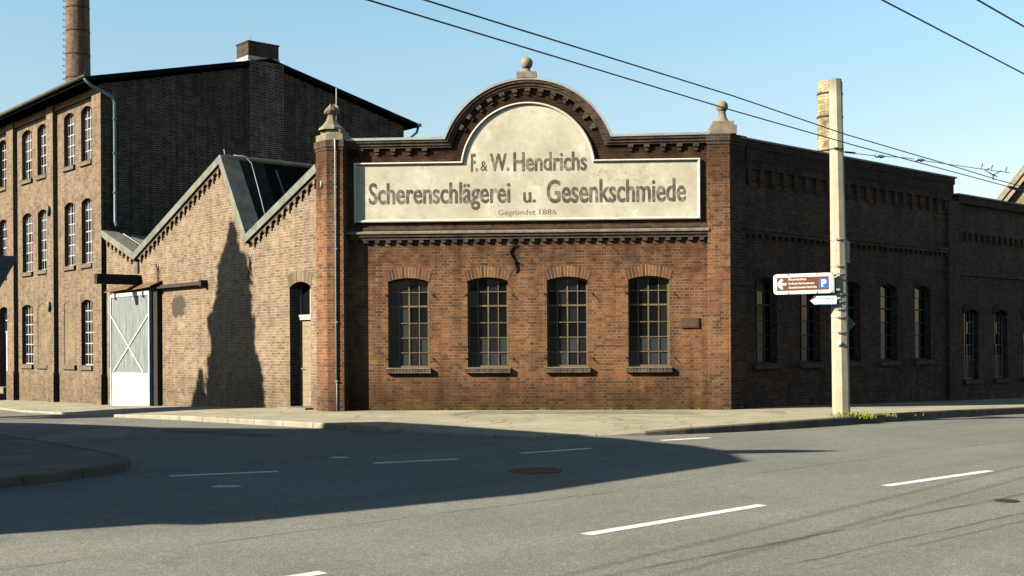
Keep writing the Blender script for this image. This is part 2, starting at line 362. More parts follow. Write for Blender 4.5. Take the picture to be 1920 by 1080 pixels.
M['road'] = asphalt('road_asphalt', (.185,.180,.156), [(6.3,.05,.7),(5.6,.03,.8),(5.35,.035,.55),(9.9,.03,.7),(8.0,.02,.4)])
M['patch'] = asphalt('repaired_asphalt', (.235,.235,.22))
M['darkpatch'] = asphalt('fresh_asphalt', (.10,.10,.095))
b = N('pavement_asphalt'); g = b.n('ShaderNodeNewGeometry').outputs['Position']
c = b.mix(b.grey(b.noise(g, .6, 6, .65), .36, .64), (.29,.255,.18), (.40,.355,.25))
c = b.mix(b.grey(b.noise(g, 1.6, 6, .7), .56, .66, 0, .75), c, (.20,.175,.13))
dn = b.n('ShaderNodeVectorMath', operation='ADD'); b.l(g, dn.inputs[0]); nz = b.n('ShaderNodeTexNoise'); nz.inputs['Scale'].default_value = .9; nz.inputs['Detail'].default_value = 6; b.l(g, nz.inputs['Vector']); b.l(nz.outputs['Color'], dn.inputs[1])
v = b.n('ShaderNodeTexVoronoi', feature='DISTANCE_TO_EDGE'); v.inputs['Scale'].default_value = .42; b.l(dn.outputs[0], v.inputs['Vector'])
c = b.mix(b.grey(v.outputs['Distance'], .012, .004, 0, .65), c, (.09,.08,.06))
n1 = b.noise(g, 40, 4, .7); c = b.mix(1., c, b.ramp(n1, [(.3,(.8,)*3),(.7,(1.15,)*3)]), 'MULTIPLY'); b.bump(n1, .25, .006); M['pave'] = b.done(c, .9)
b = N('dark_pavement'); g = b.n('ShaderNodeNewGeometry').outputs['Position']
c = b.mix(b.grey(b.noise(g, .8, 6, .65), .4, .6), (.13,.115,.095), (.20,.18,.145)); n1 = b.noise(g, 40, 4, .7)
c = b.mix(1., c, b.ramp(n1, [(.3,(.75,)*3),(.7,(1.15,)*3)]), 'MULTIPLY'); M['pave2'] = b.done(c, .9)
b = N('rough_pavement'); g = b.n('ShaderNodeNewGeometry').outputs['Position']
v = b.n('ShaderNodeTexVoronoi', feature='DISTANCE_TO_EDGE'); v.inputs['Scale'].default_value = 7; b.l(g, v.inputs['Vector'])
c = b.mix(b.grey(b.noise(g, 1.1, 6, .65), .36, .64), (.20,.175,.13), (.31,.27,.20)); c = b.mix(b.grey(v.outputs['Distance'], .02, .10), (.15,.135,.10), c)
M['pave3'] = b.done(c, .9)
b = N('kerb_stone'); o_ = b.uv(); sx = b.n('ShaderNodeSeparateXYZ'); b.l(o_, sx.inputs[0])
c = b.mix(b.grey(b.noise(o_, 2.5, 5), .35, .65), (.24,.215,.165), (.34,.31,.24)); gap = b.math('PINGPONG', sx.outputs['X'], .5)
c = b.mix(b.grey(gap, .016, .004), c, (.06,.055,.045)); M['kerb'] = b.done(c, .85)
b = N('dark_kerb_stone'); o_ = b.uv(); sx = b.n('ShaderNodeSeparateXYZ'); b.l(o_, sx.inputs[0])
c = b.mix(b.grey(b.noise(o_, 2.5, 5), .35, .65), (.10,.085,.065), (.16,.14,.105)); gap = b.math('PINGPONG', sx.outputs['X'], .5)
c = b.mix(b.grey(gap, .016, .004), c, (.03,.028,.024)); M['kerb2'] = b.done(c, .85)
b = N('grass_blades'); o_ = b.obj(); M['grass'] = b.done(b.mix(b.noise(o_, 9), (.11,.16,.02), (.30,.33,.05)), .8)

# ------------------------------------------------------------------ frames of the four main walls
F0 = (-4.34, 31.43); AF = math.atan2(-.0559, .9984)
LDX, LDY = -.6520, .7582; LP = (-5.09, 31.78); AL = math.atan2(-LDY, -LDX)
T0 = 14.55                                   # left wall objects start at the works corner and run to the right
L0 = (LP[0] + LDX*T0, LP[1] + LDY*T0)
RDX, RDY = .7351, .6780; RC = (5.79 - .09, 30.86 + .095); AR = math.atan2(RDY, RDX)
def X(t): return T0 - t                      # distance t left of the corner pillar -> local x

# ------------------------------------------------------------------ ground
mb = MB(); xs = [-140 + 3*i for i in range(101)]; ys = [-60 + 3*i for i in range(101)]
for i in range(100):
    for j in range(100):
        p = [(xs[i],ys[j]),(xs[i+1],ys[j]),(xs[i+1],ys[j+1]),(xs[i],ys[j+1])]
        mb.face([(a, c, RD_(a, c)) for a, c in p], smooth=True)
for (a0,a1,c0,c1) in ((-1500,1500,-1500,-60),(-1500,1500,240,1500),(-1500,-140,-60,240),(160,1500,-60,240)):
    mb.face([(a0,c0,-1.8),(a1,c0,-1.8),(a1,c1,-1.8),(a0,c1,-1.8)])
struct(mb.build('road', M['road']))

def dense(pts, step=.5):
    out = []
    for a, c in zip(pts, pts[1:]):
        n = max(1, int(math.dist(a[:2], c[:2])/step))
        for k in range(n): out.append(tuple(a[i] + (c[i]-a[i])*k/n for i in range(len(a))))
    return out + [pts[-1]]
def smooth(pts, n=2):
    for _ in range(n):
        o = [pts[0]]
        for a, c in zip(pts, pts[1:]):
            o += [tuple(.75*u+.25*w_ for u, w_ in zip(a, c)), tuple(.25*u+.75*w_ for u, w_ in zip(a, c))]
        pts = o + [pts[-1]]
    return pts
def offset(pts, d):
    out = []
    for i, p in enumerate(pts):
        a = pts[max(i-1,0)]; c = pts[min(i+1,len(pts)-1)]; t = Vector((c[0]-a[0], c[1]-a[1])).normalized()
        out.append((p[0]-t.y*d, p[1]+t.x*d))
    return out
# kerb of the works side: x, y, kerb height
K = [(-36,70,.10),(-24.0,51.0,.08),(-18.05,42.3,.06),(-14.2,37.0,.06),(-11.98,33.97,.06),(-9.87,31.25,.08),(-8.23,29.68,.11),(-6.37,28.06,.12),(-5.05,27.0,.12),(-4.05,26.22,.12),(-2.95,25.35,.11),(-2.02,24.6,.08),(-.99,23.85,.04),(-.12,23.55,.03),(1.03,23.45,.03),(2.08,23.54,.05),(3.6,23.95,.13),(6.05,25.3,.175),(9.1,27.85,.175),(13.25,31.5,.165),(30,47.0,.13),(60,74.6,.12)]
K = dense(smooth(K, 2), .6)
def back_of(p):
    """a point just behind the building line for each kerb point"""
    return None
Kin = offset(K, .14)
Bk = dense([(-33,74.5),(-14.2,43.4),(-4.6,31.95),(5.7,31.3),(27,51.3),(56,78)], .3)
def arc_s(pl):
    s = [0]
    for a, c in zip(pl, pl[1:]): s.append(s[-1] + math.dist(a[:2], c[:2]))
    return s
def nearest_chain(A, B):
    idx = []; j = 0
    for a in A:
        best = min(range(j, min(len(B), j+60)), key=lambda k: math.dist(a[:2], B[k][:2])); j = best; idx.append(j)
    return [B[k] for k in idx]
Bn = nearest_chain(Kin, Bk)
mb = MB(); rows = []
for (x, y), k, bb in zip(Kin, K, Bn):
    row = []
    for u in [0, .12, .25, .4, .6, .8, 1]:
        px, py = x + (bb[0]-x)*u, y + (bb[1]-y)*u
        dz = (k[2] - .12) * max(0, 1 - u/.45)
        row.append((px, py, S(px, py) + dz))
    rows.append(row)
for a, c in zip(rows, rows[1:]):
    for i in range(6): mb.face([a[i], c[i], c[i+1], a[i+1]], smooth=True)
struct(mb.build('pavement', M['pave']))
def kerb(name, K, Kin, mat):
    mb = MB(); sa = arc_s(K)
    for i in range(len(K)-1):
        a, c, ai, ci = K[i], K[i+1], Kin[i], Kin[i+1]; u0, u1 = sa[i], sa[i+1]
        z = lambda p, h: RD_(p[0], p[1]) + h
        bev = .02
        am = tuple(a[j]+(ai[j]-a[j])*.15 for j in (0,1)); cm = tuple(c[j]+(ci[j]-c[j])*.15 for j in (0,1))
        mb.face([(a[0],a[1],z(a,-.1)),(c[0],c[1],z(c,-.1)),(c[0],c[1],z(c,c[2]-bev)),(a[0],a[1],z(a,a[2]-bev))], 0, [(u0,-.1),(u1,-.1),(u1,.1),(u0,.1)])
        mb.face([(a[0],a[1],z(a,a[2]-bev)),(c[0],c[1],z(c,c[2]-bev)),(*cm,z(c,c[2]+.004)),(*am,z(a,a[2]+.004))], 0, [(u0,.1),(u1,.1),(u1,.13),(u0,.13)])
        mb.face([(*am,z(a,a[2]+.004)),(*cm,z(c,c[2]+.004)),(ci[0],ci[1],z(c,c[2]+.004)),(ai[0],ai[1],z(a,a[2]+.004))], 0, [(u0,.13),(u1,.13),(u1,.27),(u0,.27)])
    return struct(mb.build(name, mat))
ks_ = next(i for i, p in enumerate(K) if p[0] > 2.6)
kerb('kerb', K[:ks_+1], Kin[:ks_+1], M['kerb']); kerb('kerb', K[ks_:], Kin[ks_:], M['kerb2'])  # right stretch turns from the sun: its shade is put into darker stone
# island pavement on the near left corner
I_ = [(-42,-18,.12),(-20,2.4,.12),(-10,11.9,.12),(-7.2,14.6,.12),(-6.3,15.7,.12),(-5.85,16.6,.12),(-5.65,17.4,.12),(-5.75,18.2,.12),(-6.4,19.2,.12),(-8.2,21.4,.12),(-10.0,23.5,.12),(-18,33.5,.12),(-30,48.5,.12)]
I_ = dense(smooth(I_, 2), .6); I_ = I_[::-1]; I_ = [p for p in I_][::-1]
Iin = offset(I_, .14)
kerb('kerb', I_, Iin, M['kerb2'])
mb = MB(); cxy = (-40, 22)
for i in range(len(Iin)-1):
    a, c = Iin[i], Iin[i+1]
    pr = None
    for u in [0,.05,.12,.25,.5,1]:
        pa = (a[0]+(cxy[0]-a[0])*u, a[1]+(cxy[1]-a[1])*u); pc = (c[0]+(cxy[0]-c[0])*u, c[1]+(cxy[1]-c[1])*u)
        if pr: mb.face([(*pr[0],S(*pr[0])),(*pr[1],S(*pr[1])),(*pc,S(*pc)),(*pa,S(*pa))][:4 if u < 1 else 3], smooth=True)
        pr = (pa, pc)
struct(mb.build('pavement', M['pave2']))
# pavement on the camera's own side of the main street
mb = MB(); N0 = Vector((-.678,.735)); D0 = Vector((.735,.678))
for k in range(-30, 40):
    for (o0, o1) in ((-1.2, -8),):
        pts = [D0*(k*2)+N0*o0, D0*(k*2)+N0*o1, D0*(k*2+2)+N0*o1, D0*(k*2+2)+N0*o0]
        mb.face([(p.x,p.y,S(p.x,p.y)) for p in (pts[0],pts[1],pts[2],pts[3])]); 
        mb.face([(p.x,p.y,z) for p, z in ((pts[3],S(*pts[3])),(pts[3],S(*pts[3])-.2),(pts[0],S(*pts[0])-.2),(pts[0],S(*pts[0])))])
struct(mb.build('pavement', M['pave']))

def psheet(name, pts, mat, dz=.004):
    mb = MB(); mb.face([(x, y, S(x, y)+dz) for x, y in pts]); return struct(mb.build(name, mat))
psheet('pavement_patch', [(-1.5,29.6),(4.4,29.0),(4.5,30.0),(3.9,30.6),(-.9,31.0)], M['pave3'])
psheet('pavement_patch', [(6.6,28.9),(9.2,31.2),(8.6,31.9),(6.1,29.6)], M['pave3'])
# painted lines, patches: sheets 4 mm above the road
def sheet(name, pts, mat, dz=.004):
    mb = MB(); mb.face([(x, y, RD_(x, y)+dz) for x, y in pts]); return struct(mb.build(name, mat))
def dash(a, c, wd):
    a = Vector(a); c = Vector(c); t = (c-a).normalized(); n = Vector((-t.y, t.x))*wd/2
    mb = MB(); k = 8; P = []
    for i in range(k+1):
        p = a+(c-a)*i/k; j1 = random.uniform(-.006,.006); j2 = random.uniform(-.006,.006)
        P.append((p+n*(1+j1*8), p-n*(1+j2*8)))
    for u, w_ in zip(P, P[1:]): mb.face([(q_.x,q_.y,RD_(q_.x,q_.y)+.004) for q_ in (u[1],w_[1],w_[0],u[0])])
    return struct(mb.build('lane_marking', M['paint']))
for a, c in [((-4.76,16.65),(-3.36,17.21)),((-2.13,18.32),(-.87,18.93)),((.14,19.9),(1.35,20.76)),((2.78,22.41),(3.77,22.99))]: dash(a, c, .18)
for a, c in [((.68,11.26),(2.76,13.28)),((4.66,15.0),(6.64,16.7)),((-3.64,7.45),(-1.5,9.45)),((8.7,18.6),(10.8,20.5)),((12.9,22.5),(15.0,24.4))]: dash(a, c, .145)
for c_, wd in (((-3.67,15.39),.2),((-2.8,19.33),.16)):
    sheet('road_marking', [(c_[0]-wd, c_[1]-.09),(c_[0]+wd*.8, c_[1]-.12),(c_[0]+wd, c_[1]+.06),(c_[0]-wd*.6, c_[1]+.12)], M['paint'])
sheet('asphalt_patch', [(-12.6,28.6),(-8.9,22.9),(-7.7,23.7),(-8.3,26.2),(-10.6,29.2)], M['patch'])
sheet('asphalt_patch', [(-7.6,26.2),(-7.4,25.6),(-5.1,24.0),(-4.6,24.2),(-6.2,25.7)], M['darkpatch'], .005)

# cast-iron covers in the road
def cover(x, y, r, label, name='manhole_cover', mat='castiron'):
    e = empty(name, (x, y, RD_(x, y)))
    m1 = MB(); m1.lathe([(r,.002),(r,.012),(r*.86,.014),(r*.86,.004)], n=40); m1.build('rim', M[mat], e)
    m2 = MB(); m2.lathe([(r*.84,.002),(r*.84,.009),(.01,.011)], n=40)
    for k in range(-4, 5):
        for j in range(-4, 5):
            if math.hypot(k, j) < 4.3: m2.box(k*r*.18-r*.05, k*r*.18+r*.05, j*r*.18-r*.05, j*r*.18+r*.05, .009, .016)
    m2.build('lid', M[mat], e); tag(e, label, 'manhole cover'); return e
cover(.32, 17.07, .38, 'larger round rusty manhole cover lying in the shaded part of the road')
cover(5.54, 13.47, .13, 'small round iron cover in the sunlit road at the right edge', 'valve_cover', 'iron')

# ------------------------------------------------------------------ generic window
def arch_pts(x0, x1, zs, zt, n=10):
    """left to right arc through spring points at zs and crown at zt"""
    c = (x0+x1)/2; h = (x1-x0)/2; r = zt-zs; rad = (h*h+r*r)/(2*r); cz = zt-rad; a = math.asin(h/rad)
    return [(c+rad*math.sin(-a+2*a*k/n), cz+rad*math.cos(-a+2*a*k/n)) for k in range(n+1)]
def opening(x0, x1, z0, zs, zt, n=10): return [(x0,z0),(x1,z0)] + arch_pts(x0, x1, zs, zt, n)[::-1]
def window(parent, x0, x1, z0, zs, zt, rec, cols, rows, bar, panes, sill=None, lint=None, hooks=False, barw=.024, name='window', thick=None, pane_fn=None):
    """frame with glazing bars; sub-parts glass, sill, lintel, shutter hooks"""
    top = lambda x: next((a[1]+(c[1]-a[1])*(x-a[0])/(c[0]-a[0]) for a, c in zip(ar, ar[1:]) if a[0]-1e-6 <= x <= c[0]+1e-6), zs)
    ar = arch_pts(x0, x1, zs, zt, 12); fm = MB(); y = rec; fw = .045
    fm.box(x0, x0+fw, y, y+.05, z0, zs); fm.box(x1-fw, x1, y, y+.05, z0, zs); fm.box(x0+fw, x1-fw, y, y+.05, z0, z0+fw)
    inner = [(p[0], p[1]-fw) for p in ar]; fm.strip(ar, inner, y, y+.05)
    zr = rows; W = x1-x0
    for k in range(1, cols):
        xx = x0 + W*k/cols; wv = barw*(1.5 if thick and k == thick[0] else 1); fm.box(xx-wv/2, xx+wv/2, y+.006, y+.045, z0+fw, top(xx)-fw+.005)
    for zz in zr:
        wv = barw*(1.9 if thick and abs(zz-thick[1]) < 1e-3 else 1); fm.box(x0+fw, x1-fw, y+.003, y+.042, zz-wv/2, zz+wv/2)
    f = fm.build(name, bar, parent)
    gm = MB(); zl = [z0]+list(zr)+[None]
    for i in range(cols):
        xa = x0+W*i/cols; xb = x0+W*(i+1)/cols
        for j in range(len(zl)-1):
            za = zl[j]; a_, c_ = random.uniform(-.004,.004), random.uniform(-.004,.004)
            zb1 = zl[j+1] if zl[j+1] is not None else top(xa); zb2 = zl[j+1] if zl[j+1] is not None else top(xb)
            yy = y+.03
            mi = pane_fn(i, j) if pane_fn else random.choice(range(len(panes)))
            gm.face([(xa,yy+a_,za),(xb,yy-a_,za),(xb,yy-a_+c_,zb2),(xa,yy+a_+c_,zb1)], mi)
    gm.build('glass', panes, f)
    if sill:
        sm = MB(); d, hgt, ov, mats_ = sill
        sm.box(x0-ov, x1+ov, -d, rec, z0-hgt, z0-.035, 0)
        P = [(x0-ov,-d-.012,z0-.035),(x1+ov,-d-.012,z0-.035),(x1+ov,rec,z0-.035),(x0-ov,rec,z0-.035),(x0-ov,-d-.012,z0-.022),(x1+ov,-d-.012,z0-.022),(x1+ov,rec,z0+.004),(x0-ov,rec,z0+.004)]
        sm.hexa(P, 1); sm.build('sill', mats_, f)
    if lint:
        lm = MB(); hgt, mat = lint; n = 14; A = arch_pts(x0-.02, x1+.02, zs, zt, n); c = (x0+x1)/2
        B = [(c+(p[0]-c)*1.14, p[1]+hgt-.02-.12*abs((p[0]-c)/(x1-c))**2*.3) for p in A]
        sa = arc_s(A)
        for k in range(n):
            a, b2, c2, d2 = A[k], A[k+1], B[k+1], B[k]; yy = -.008
            lm.face([(a[0],yy,a[1]),(b2[0],yy,b2[1]),(c2[0],yy,c2[1]),(d2[0],yy,d2[1])], 0, [(sa[k],.15),(sa[k+1],.15),(sa[k+1],.4),(sa[k],.4)])
            lm.face([(d2[0],yy,d2[1]),(c2[0],yy,c2[1]),(c2[0],.01,c2[1]),(d2[0],.01,d2[1])])
            lm.face([(b2[0],yy,b2[1]),(a[0],yy,a[1]),(a[0],.01,a[1]),(b2[0],.01,b2[1])])
        for p, q_ in ((A[0],B[0]),(B[-1],A[-1])): lm.face([(p[0],-.008,p[1]),(q_[0],-.008,q_[1]),(q_[0],.01,q_[1]),(p[0],.01,p[1])])
        lm.build('lintel', mat, f)
    if hooks:
        for hx, hs in ((x0-.055, -1), (x1+.11, 1)):
            for hz in (z0+.2, zs-.38):
                h = MB(); h.tube([(hx,.01,hz+.02),(hx,-.03,hz+.025),(hx+.01*hs,-.055,hz+.0),(hx+.04*hs,-.07,hz-.05)], .011, 6); h.tube([(hx,-.03,hz+.025),(hx-.03,-.035,hz+.075)], .009, 6)
                h.build('shutter_hook', M['iron'], f)
    return f

# ------------------------------------------------------------------ lettering helper
def lettering(name, txt, x0, x1, z0, z1, mat, parent, bold=.02, y=0.0, cap='H', th=.003, fat=0):
    cu = bpy.data.curves.new(name, 'FONT'); cu.body = txt; cu.size = 1; cu.offset = bold; cu.resolution_u = 4
    o = bpy.data.objects.new(name, cu); COL.objects.link(o); bpy.context.view_layer.update()
    dg = bpy.context.evaluated_depsgraph_get(); me = bpy.data.meshes.new_from_object(o.evaluated_get(dg))
    cu2 = bpy.data.curves.new('tmp', 'FONT'); cu2.body = cap; cu2.size = 1; cu2.offset = bold; o2 = bpy.data.objects.new('tmp', cu2); COL.objects.link(o2); bpy.context.view_layer.update()
    m2 = bpy.data.meshes.new_from_object(o2.evaluated_get(bpy.context.evaluated_depsgraph_get()))
    ch0 = min(v.co.y for v in m2.vertices); ch1 = max(v.co.y for v in m2.vertices)
    for ob in (o, o2): bpy.data.objects.remove(ob)
    bpy.data.curves.remove(cu); bpy.data.curves.remove(cu2); bpy.data.meshes.remove(m2)
    a = min(v.co.x for v in me.vertices); c = max(v.co.x for v in me.vertices)
    for v in me.vertices: v.co = (x0+(v.co.x-a)/(c-a)*(x1-x0), y, z0+(v.co.y-ch0)/(ch1-ch0)*(z1-z0))
    if fat:
        vs_ = [tuple(v.co) for v in me.vertices]; fs_ = [tuple(p.vertices) for p in me.polygons]; n_ = len(vs_); V_ = []; F_ = []
        for k, (dx, dz) in enumerate(((0,0),(-fat,0),(fat,0),(0,fat*.6),(0,-fat*.6))):
            V_ += [(a[0]+dx, a[1]-.0003*k, a[2]+dz) for a in vs_]; F_ += [tuple(i+n_*k for i in f) for f in fs_]
        bpy.data.meshes.remove(me); me = bpy.data.meshes.new(name); me.from_pydata(V_, [], F_)
    me.materials.clear(); me.materials.append(mat); me.name = name
    ob = bpy.data.objects.new(name, me); COL.objects.link(ob); ob.parent = parent
    return ob

# ================================================================== CORNER HALL (sign front + shaded side wall)
hall = tag(empty('corner_hall', (F0[0], F0[1], 0), AF), 'red brick forge hall on the corner with curved gable and cream lettered panel', 'building')
ZT, AC, AR_, ACZ = 7.09, 4.79, 2.32, 6.28
def prof(d, n=40, xa=.0, xb=9.45):
    z = ZT - d; r = AR_ - d; hw = math.sqrt(max(r*r-(z-ACZ)**2, 1e-6)); a = math.atan2(z-ACZ, hw)
    pts = [(xa, z-.01)] + [(AC-r*math.cos(t), ACZ+r*math.sin(t)) for t in [a+(math.pi-2*a)*k/n for k in range(n+1)]] + [(xb, z+.02)]
    return pts
WX = [(1.11,2.17),(3.19,4.25),(5.26,6.32),(7.36,8.42)]; WZ = (1.12, 3.36, 3.46)
mb = MB(); mb.wall([(0,-.8),(9.45,-.8)] + prof(.03)[::-1], [opening(a, c, *WZ) for a, c in WX], 0, .40)
mb.build('facade_wall', M['red'], hall)
rowsF = [1.12+.385, 1.12+.77, 1.12+1.16, 1.12+1.60, 1.12+1.97]
for wi, (a, c) in enumerate(WX):
    def pf(i, j, wi=wi):
        if j <= 1: return 2 if random.random() < .45 else 1
        if wi == 0 and i <= 1: return random.choice((1, 2, 1))
        if j == 5: return random.choice((0, 1))
        return 0 if random.random() < .8 else 1
    window(hall, a, c, *WZ, .17, 4, rowsF, M['ochre'], [M['g0'],M['g1'],M['g2']], (.10,.15,.06,[M['headerdark'],M['stone']]), (.30,M['vous']), hooks=True, thick=(2, rowsF[3]), pane_fn=pf)
# coping, cornice bands, dentils
mb = MB(); mb.strip(prof(-.02), prof(.045), -.16, .45); mb.build('coping', M['zinc'], hall)
mb = MB(); mb.strip(prof(.047), prof(.115), -.135, -.002); mb.strip(prof(.117), prof(.19), -.10, -.003); mb.strip(prof(.193), prof(.245), -.07, -.004)
def dent(mb, cx, cz, tx, tz, wd, h, p):      # small corbel: t along band, n downwards
    nx, nz = tz, -tx
    if nz > 0 and abs(nz) > .1: nx, nz = -nx, -nz
    for (w0, h0, h1, pp) in ((wd, 0, h*.5, p), (wd*.62, h*.5, h, p*.6)):
        q4 = [(cx-tx*w0/2+nx*h1, cz-tz*w0/2+nz*h1),(cx+tx*w0/2+nx*h1, cz+tz*w0/2+nz*h1),(cx+tx*w0/2+nx*h0, cz+tz*w0/2+nz*h0),(cx-tx*w0/2+nx*h0, cz-tz*w0/2+nz*h0)]
        mb.hexa([(x,-pp,z) for x, z in q4[:2]]+[(q4[1][0],-.001,q4[1][1]),(q4[0][0],-.001,q4[0][1])]+[(q4[3][0],-pp,q4[3][1]),(q4[2][0],-pp,q4[2][1]),(q4[2][0],-.001,q4[2][1]),(q4[3][0],-.001,q4[3][1])])
for k in range(5): dent(mb, .42+.42*k, ZT-.247, 1, 0, .14, .17, .085); dent(mb, 9.12-.42*k, ZT-.232, 1, 0, .14, .17, .085)
for k in range(13):
    a = R(32) + R(116)*k/12; r = AR_-.247; nx, nz = -math.cos(a), -math.sin(a)
    cx, cz = AC+r*math.cos(a), ACZ+r*math.sin(a); dent(mb, cx, cz, math.sin(a), -math.cos(a), .14, .17, .085)
mb.build('cornice', M['cornice'], hall)
mb = MB(); mb.box(.02, 9.43, -.06, -.001, 4.70, 4.78, 0); P = [(.02,-.15,4.60),(9.43,-.15,4.60),(9.43,-.001,4.60),(.02,-.001,4.60),(.02,-.15,4.645),(9.43,-.15,4.645),(9.43,-.001,4.70),(.02,-.001,4.70)]
mb.hexa(P, 1); mb.box(.02, 9.43, -.115, -.002, 4.525, 4.60, 0); mb.box(.02, 9.43, -.08, -.003, 4.45, 4.525, 0)
for k in range(32): mb.box(.2+.29*k, .32+.29*k, -.075, -.004, 4.37, 4.45, 0)
mb.build('string_course', [M['cornice'], M['stone']], hall)
# lettered panel
sign = MB(); PZ, PR, PCZ = 6.47, 1.755, 6.235
def pan(d, n=36):
    z = PZ-d; r = PR-d; hw = math.sqrt(r*r-(z-PCZ)**2); a = math.atan2(z-PCZ, hw)
    return [(.24+d, 4.91+d),(9.23-d, 4.91+d),(9.23-d, z)] + [(AC+r*math.cos(t), PCZ+r*math.sin(t)) for t in [a+(math.pi-2*a)*k/n for k in range(n+1)]] + [(.24+d, z)]
A, B, C_, D_ = pan(0), pan(.03), pan(.05), pan(.075); n = len(A)
for i in range(n):
    j = (i+1) % n; Pt = lambda p, y: (p[0], y, p[1])
    sign.face([Pt(A[j],0),Pt(A[i],0),Pt(A[i],-.08),Pt(A[j],-.08)][::-1]); sign.face([Pt(A[i],-.08),Pt(A[j],-.08),Pt(B[j],-.095),Pt(B[i],-.095)])
    sign.face([Pt(B[i],-.095),Pt(B[j],-.095),Pt(C_[j],-.08),Pt(C_[i],-.08)]); sign.face([Pt(C_[i],-.08),Pt(C_[j],-.08),Pt(D_[j],-.03),Pt(D_[i],-.03)])
pm = MB(); flat = pan(.07)
for t in tessellate_polygon([[Vector((x, z, 0)) for x, z in flat]]):
    a, c, d = [flat[i] for i in t]
    if (c[0]-a[0])*(d[1]-a[1])-(c[1]-a[1])*(d[0]-a[0]) < 0: c, d = d, c
    pm.face([(p[0],-.032,p[1]) for p in (a, c, d)])
panel = pm.build('sign_panel', M['plaster'], hall); sign.build('moulding', M['moulding'], panel)
yl = -.0345
lettering('lettering', 'F.', 3.315, 3.475, 6.21, 6.67, M['letter'], panel, .01, yl, 'F', fat=.011)
lettering('lettering', '&', 3.555, 3.74, 6.22, 6.48, M['letter'], panel, .012, yl, '&')
lettering('lettering', 'W.', 3.81, 4.30, 6.215, 6.67, M['letter'], panel, .01, yl, 'W', fat=.011)
lettering('lettering', 'Hendrichs', 4.42, 6.31, 6.205, 6.69, M['letter'], panel, .01, yl, fat=.011)
lettering('lettering', 'Scherenschlägerei', .63, 4.32, 5.385, 5.94, M['letter'], panel, .01, yl, 'S', fat=.011)
lettering('lettering', 'u.', 4.67, 4.98, 5.385, 5.65, M['letter'], panel, .01, yl, 'u', fat=.011)
lettering('lettering', 'Gesenkschmiede', 5.28, 8.85, 5.365, 5.97, M['letter'], panel, .01, yl, 'G', fat=.011)
lettering('lettering', 'Gegründet', 4.01, 4.98, 5.07, 5.205, M['letter'], panel, .0, yl, 'G')
lettering('lettering', '1886', 5.08, 5.52, 5.07, 5.205, M['letter'], panel, .0, yl, '8')
# pillars at both corners of the front
def scaled(l, s_):
    cx = sum(p[0] for p in l)/len(l); cy = sum(p[1] for p in l)/len(l); return [(cx+(p[0]-cx)*s_, cy+(p[1]-cy)*s_) for p in l]
def pillar(foot, capz, mat):
    mb = MB(); mb.poly(foot, -.8, capz-.28, 0)
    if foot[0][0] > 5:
        for i in (1, 2): mb.mi[i] = 1  # street side faces: their shade is put into a darker brick colour
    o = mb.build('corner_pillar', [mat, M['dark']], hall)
    cm = MB(); cm.poly(scaled(foot,1.05), capz-.28, capz-.2, 0, bottom=True); cm.poly(scaled(foot,1.10), capz-.2, capz-.02, 0, bottom=True); cm.build('pillar_cap', M['cornice'], o)
    return o
PL = [(-.43,-.32),(.0,-.32),(.15,.42),(-.40,.75),(-.79,.055)]
pl = pillar(PL, 7.06, M['redpillar'])
fm = MB(); c0 = scaled(PL,.99); fm.poly(c0, 7.04, 7.21, 0); fm.poly(scaled(PL,.74), 7.21, 7.34, 0)
ctr = (-.36, .06); prv = None
for hw, z in ((.36,7.34),(.34,7.39),(.24,7.48),(.15,7.60),(.115,7.70),(.125,7.76)):
    ring = [(ctr[0]+hw*math.cos(R(a)), ctr[1]+hw*math.sin(R(a)), z) for a in range(22, 382, 45)]
    if prv:
        for k in range(8): fm.face([prv[k],prv[(k+1)%8],ring[(k+1)%8],ring[k]])
    prv = ring
# broken stone ball: lumpy, cut off slanting
random.seed(3); lat = 7; lon = 12; br = .20; rg = []
for i in range(lat+1):
    th = math.pi*i/lat; row = []
    for k in range(lon):
        ph = 2*math.pi*k/lon; x = br*math.sin(th)*math.cos(ph)*1.05; yv = br*math.sin(th)*math.sin(ph); z = -br*math.cos(th)*.95
        lim = .03 + .38*x + .1*math.sin(ph*3); z = min(z, lim) + random.uniform(-.008,.008); row.append((ctr[0]+x, ctr[1]+yv, 7.90+z))
    rg.append(row)
for a, c in zip(rg, rg[1:]):
    for k in range(lon): fm.face([a[k],a[(k+1)%lon],c[(k+1)%lon],c[k]])
fm.build('finial', M['stone'], pl)
cm = MB(); cm.tube([(-.22,-.02,7.6),(-.22,-.02,8.45)], .014, 6); cm.tube([(-.19,-.40,7.06),(-.19,-.36,6.72),(-.19,-.345,.75)], .022, 8); cm.tube([(-.19,-.345,.78),(-.19,-.345,-.05)], .011, 6)
for z in (.77, 2.3, 4.2, 5.8): cm.box(-.225,-.155,-.372,-.318, z, z+.03)
cm.build('lightning_conductor', M['conductor'], pl)
mb = MB(); mb.tube([(-.60,-.17,6.0),(-.60,-.17,5.83)], .03, 6); mb.build('wall_bracket', M['conductor'], pl)
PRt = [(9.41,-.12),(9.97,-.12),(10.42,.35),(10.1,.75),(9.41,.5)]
pr = pillar(PRt, 7.10, M['redpillar'])
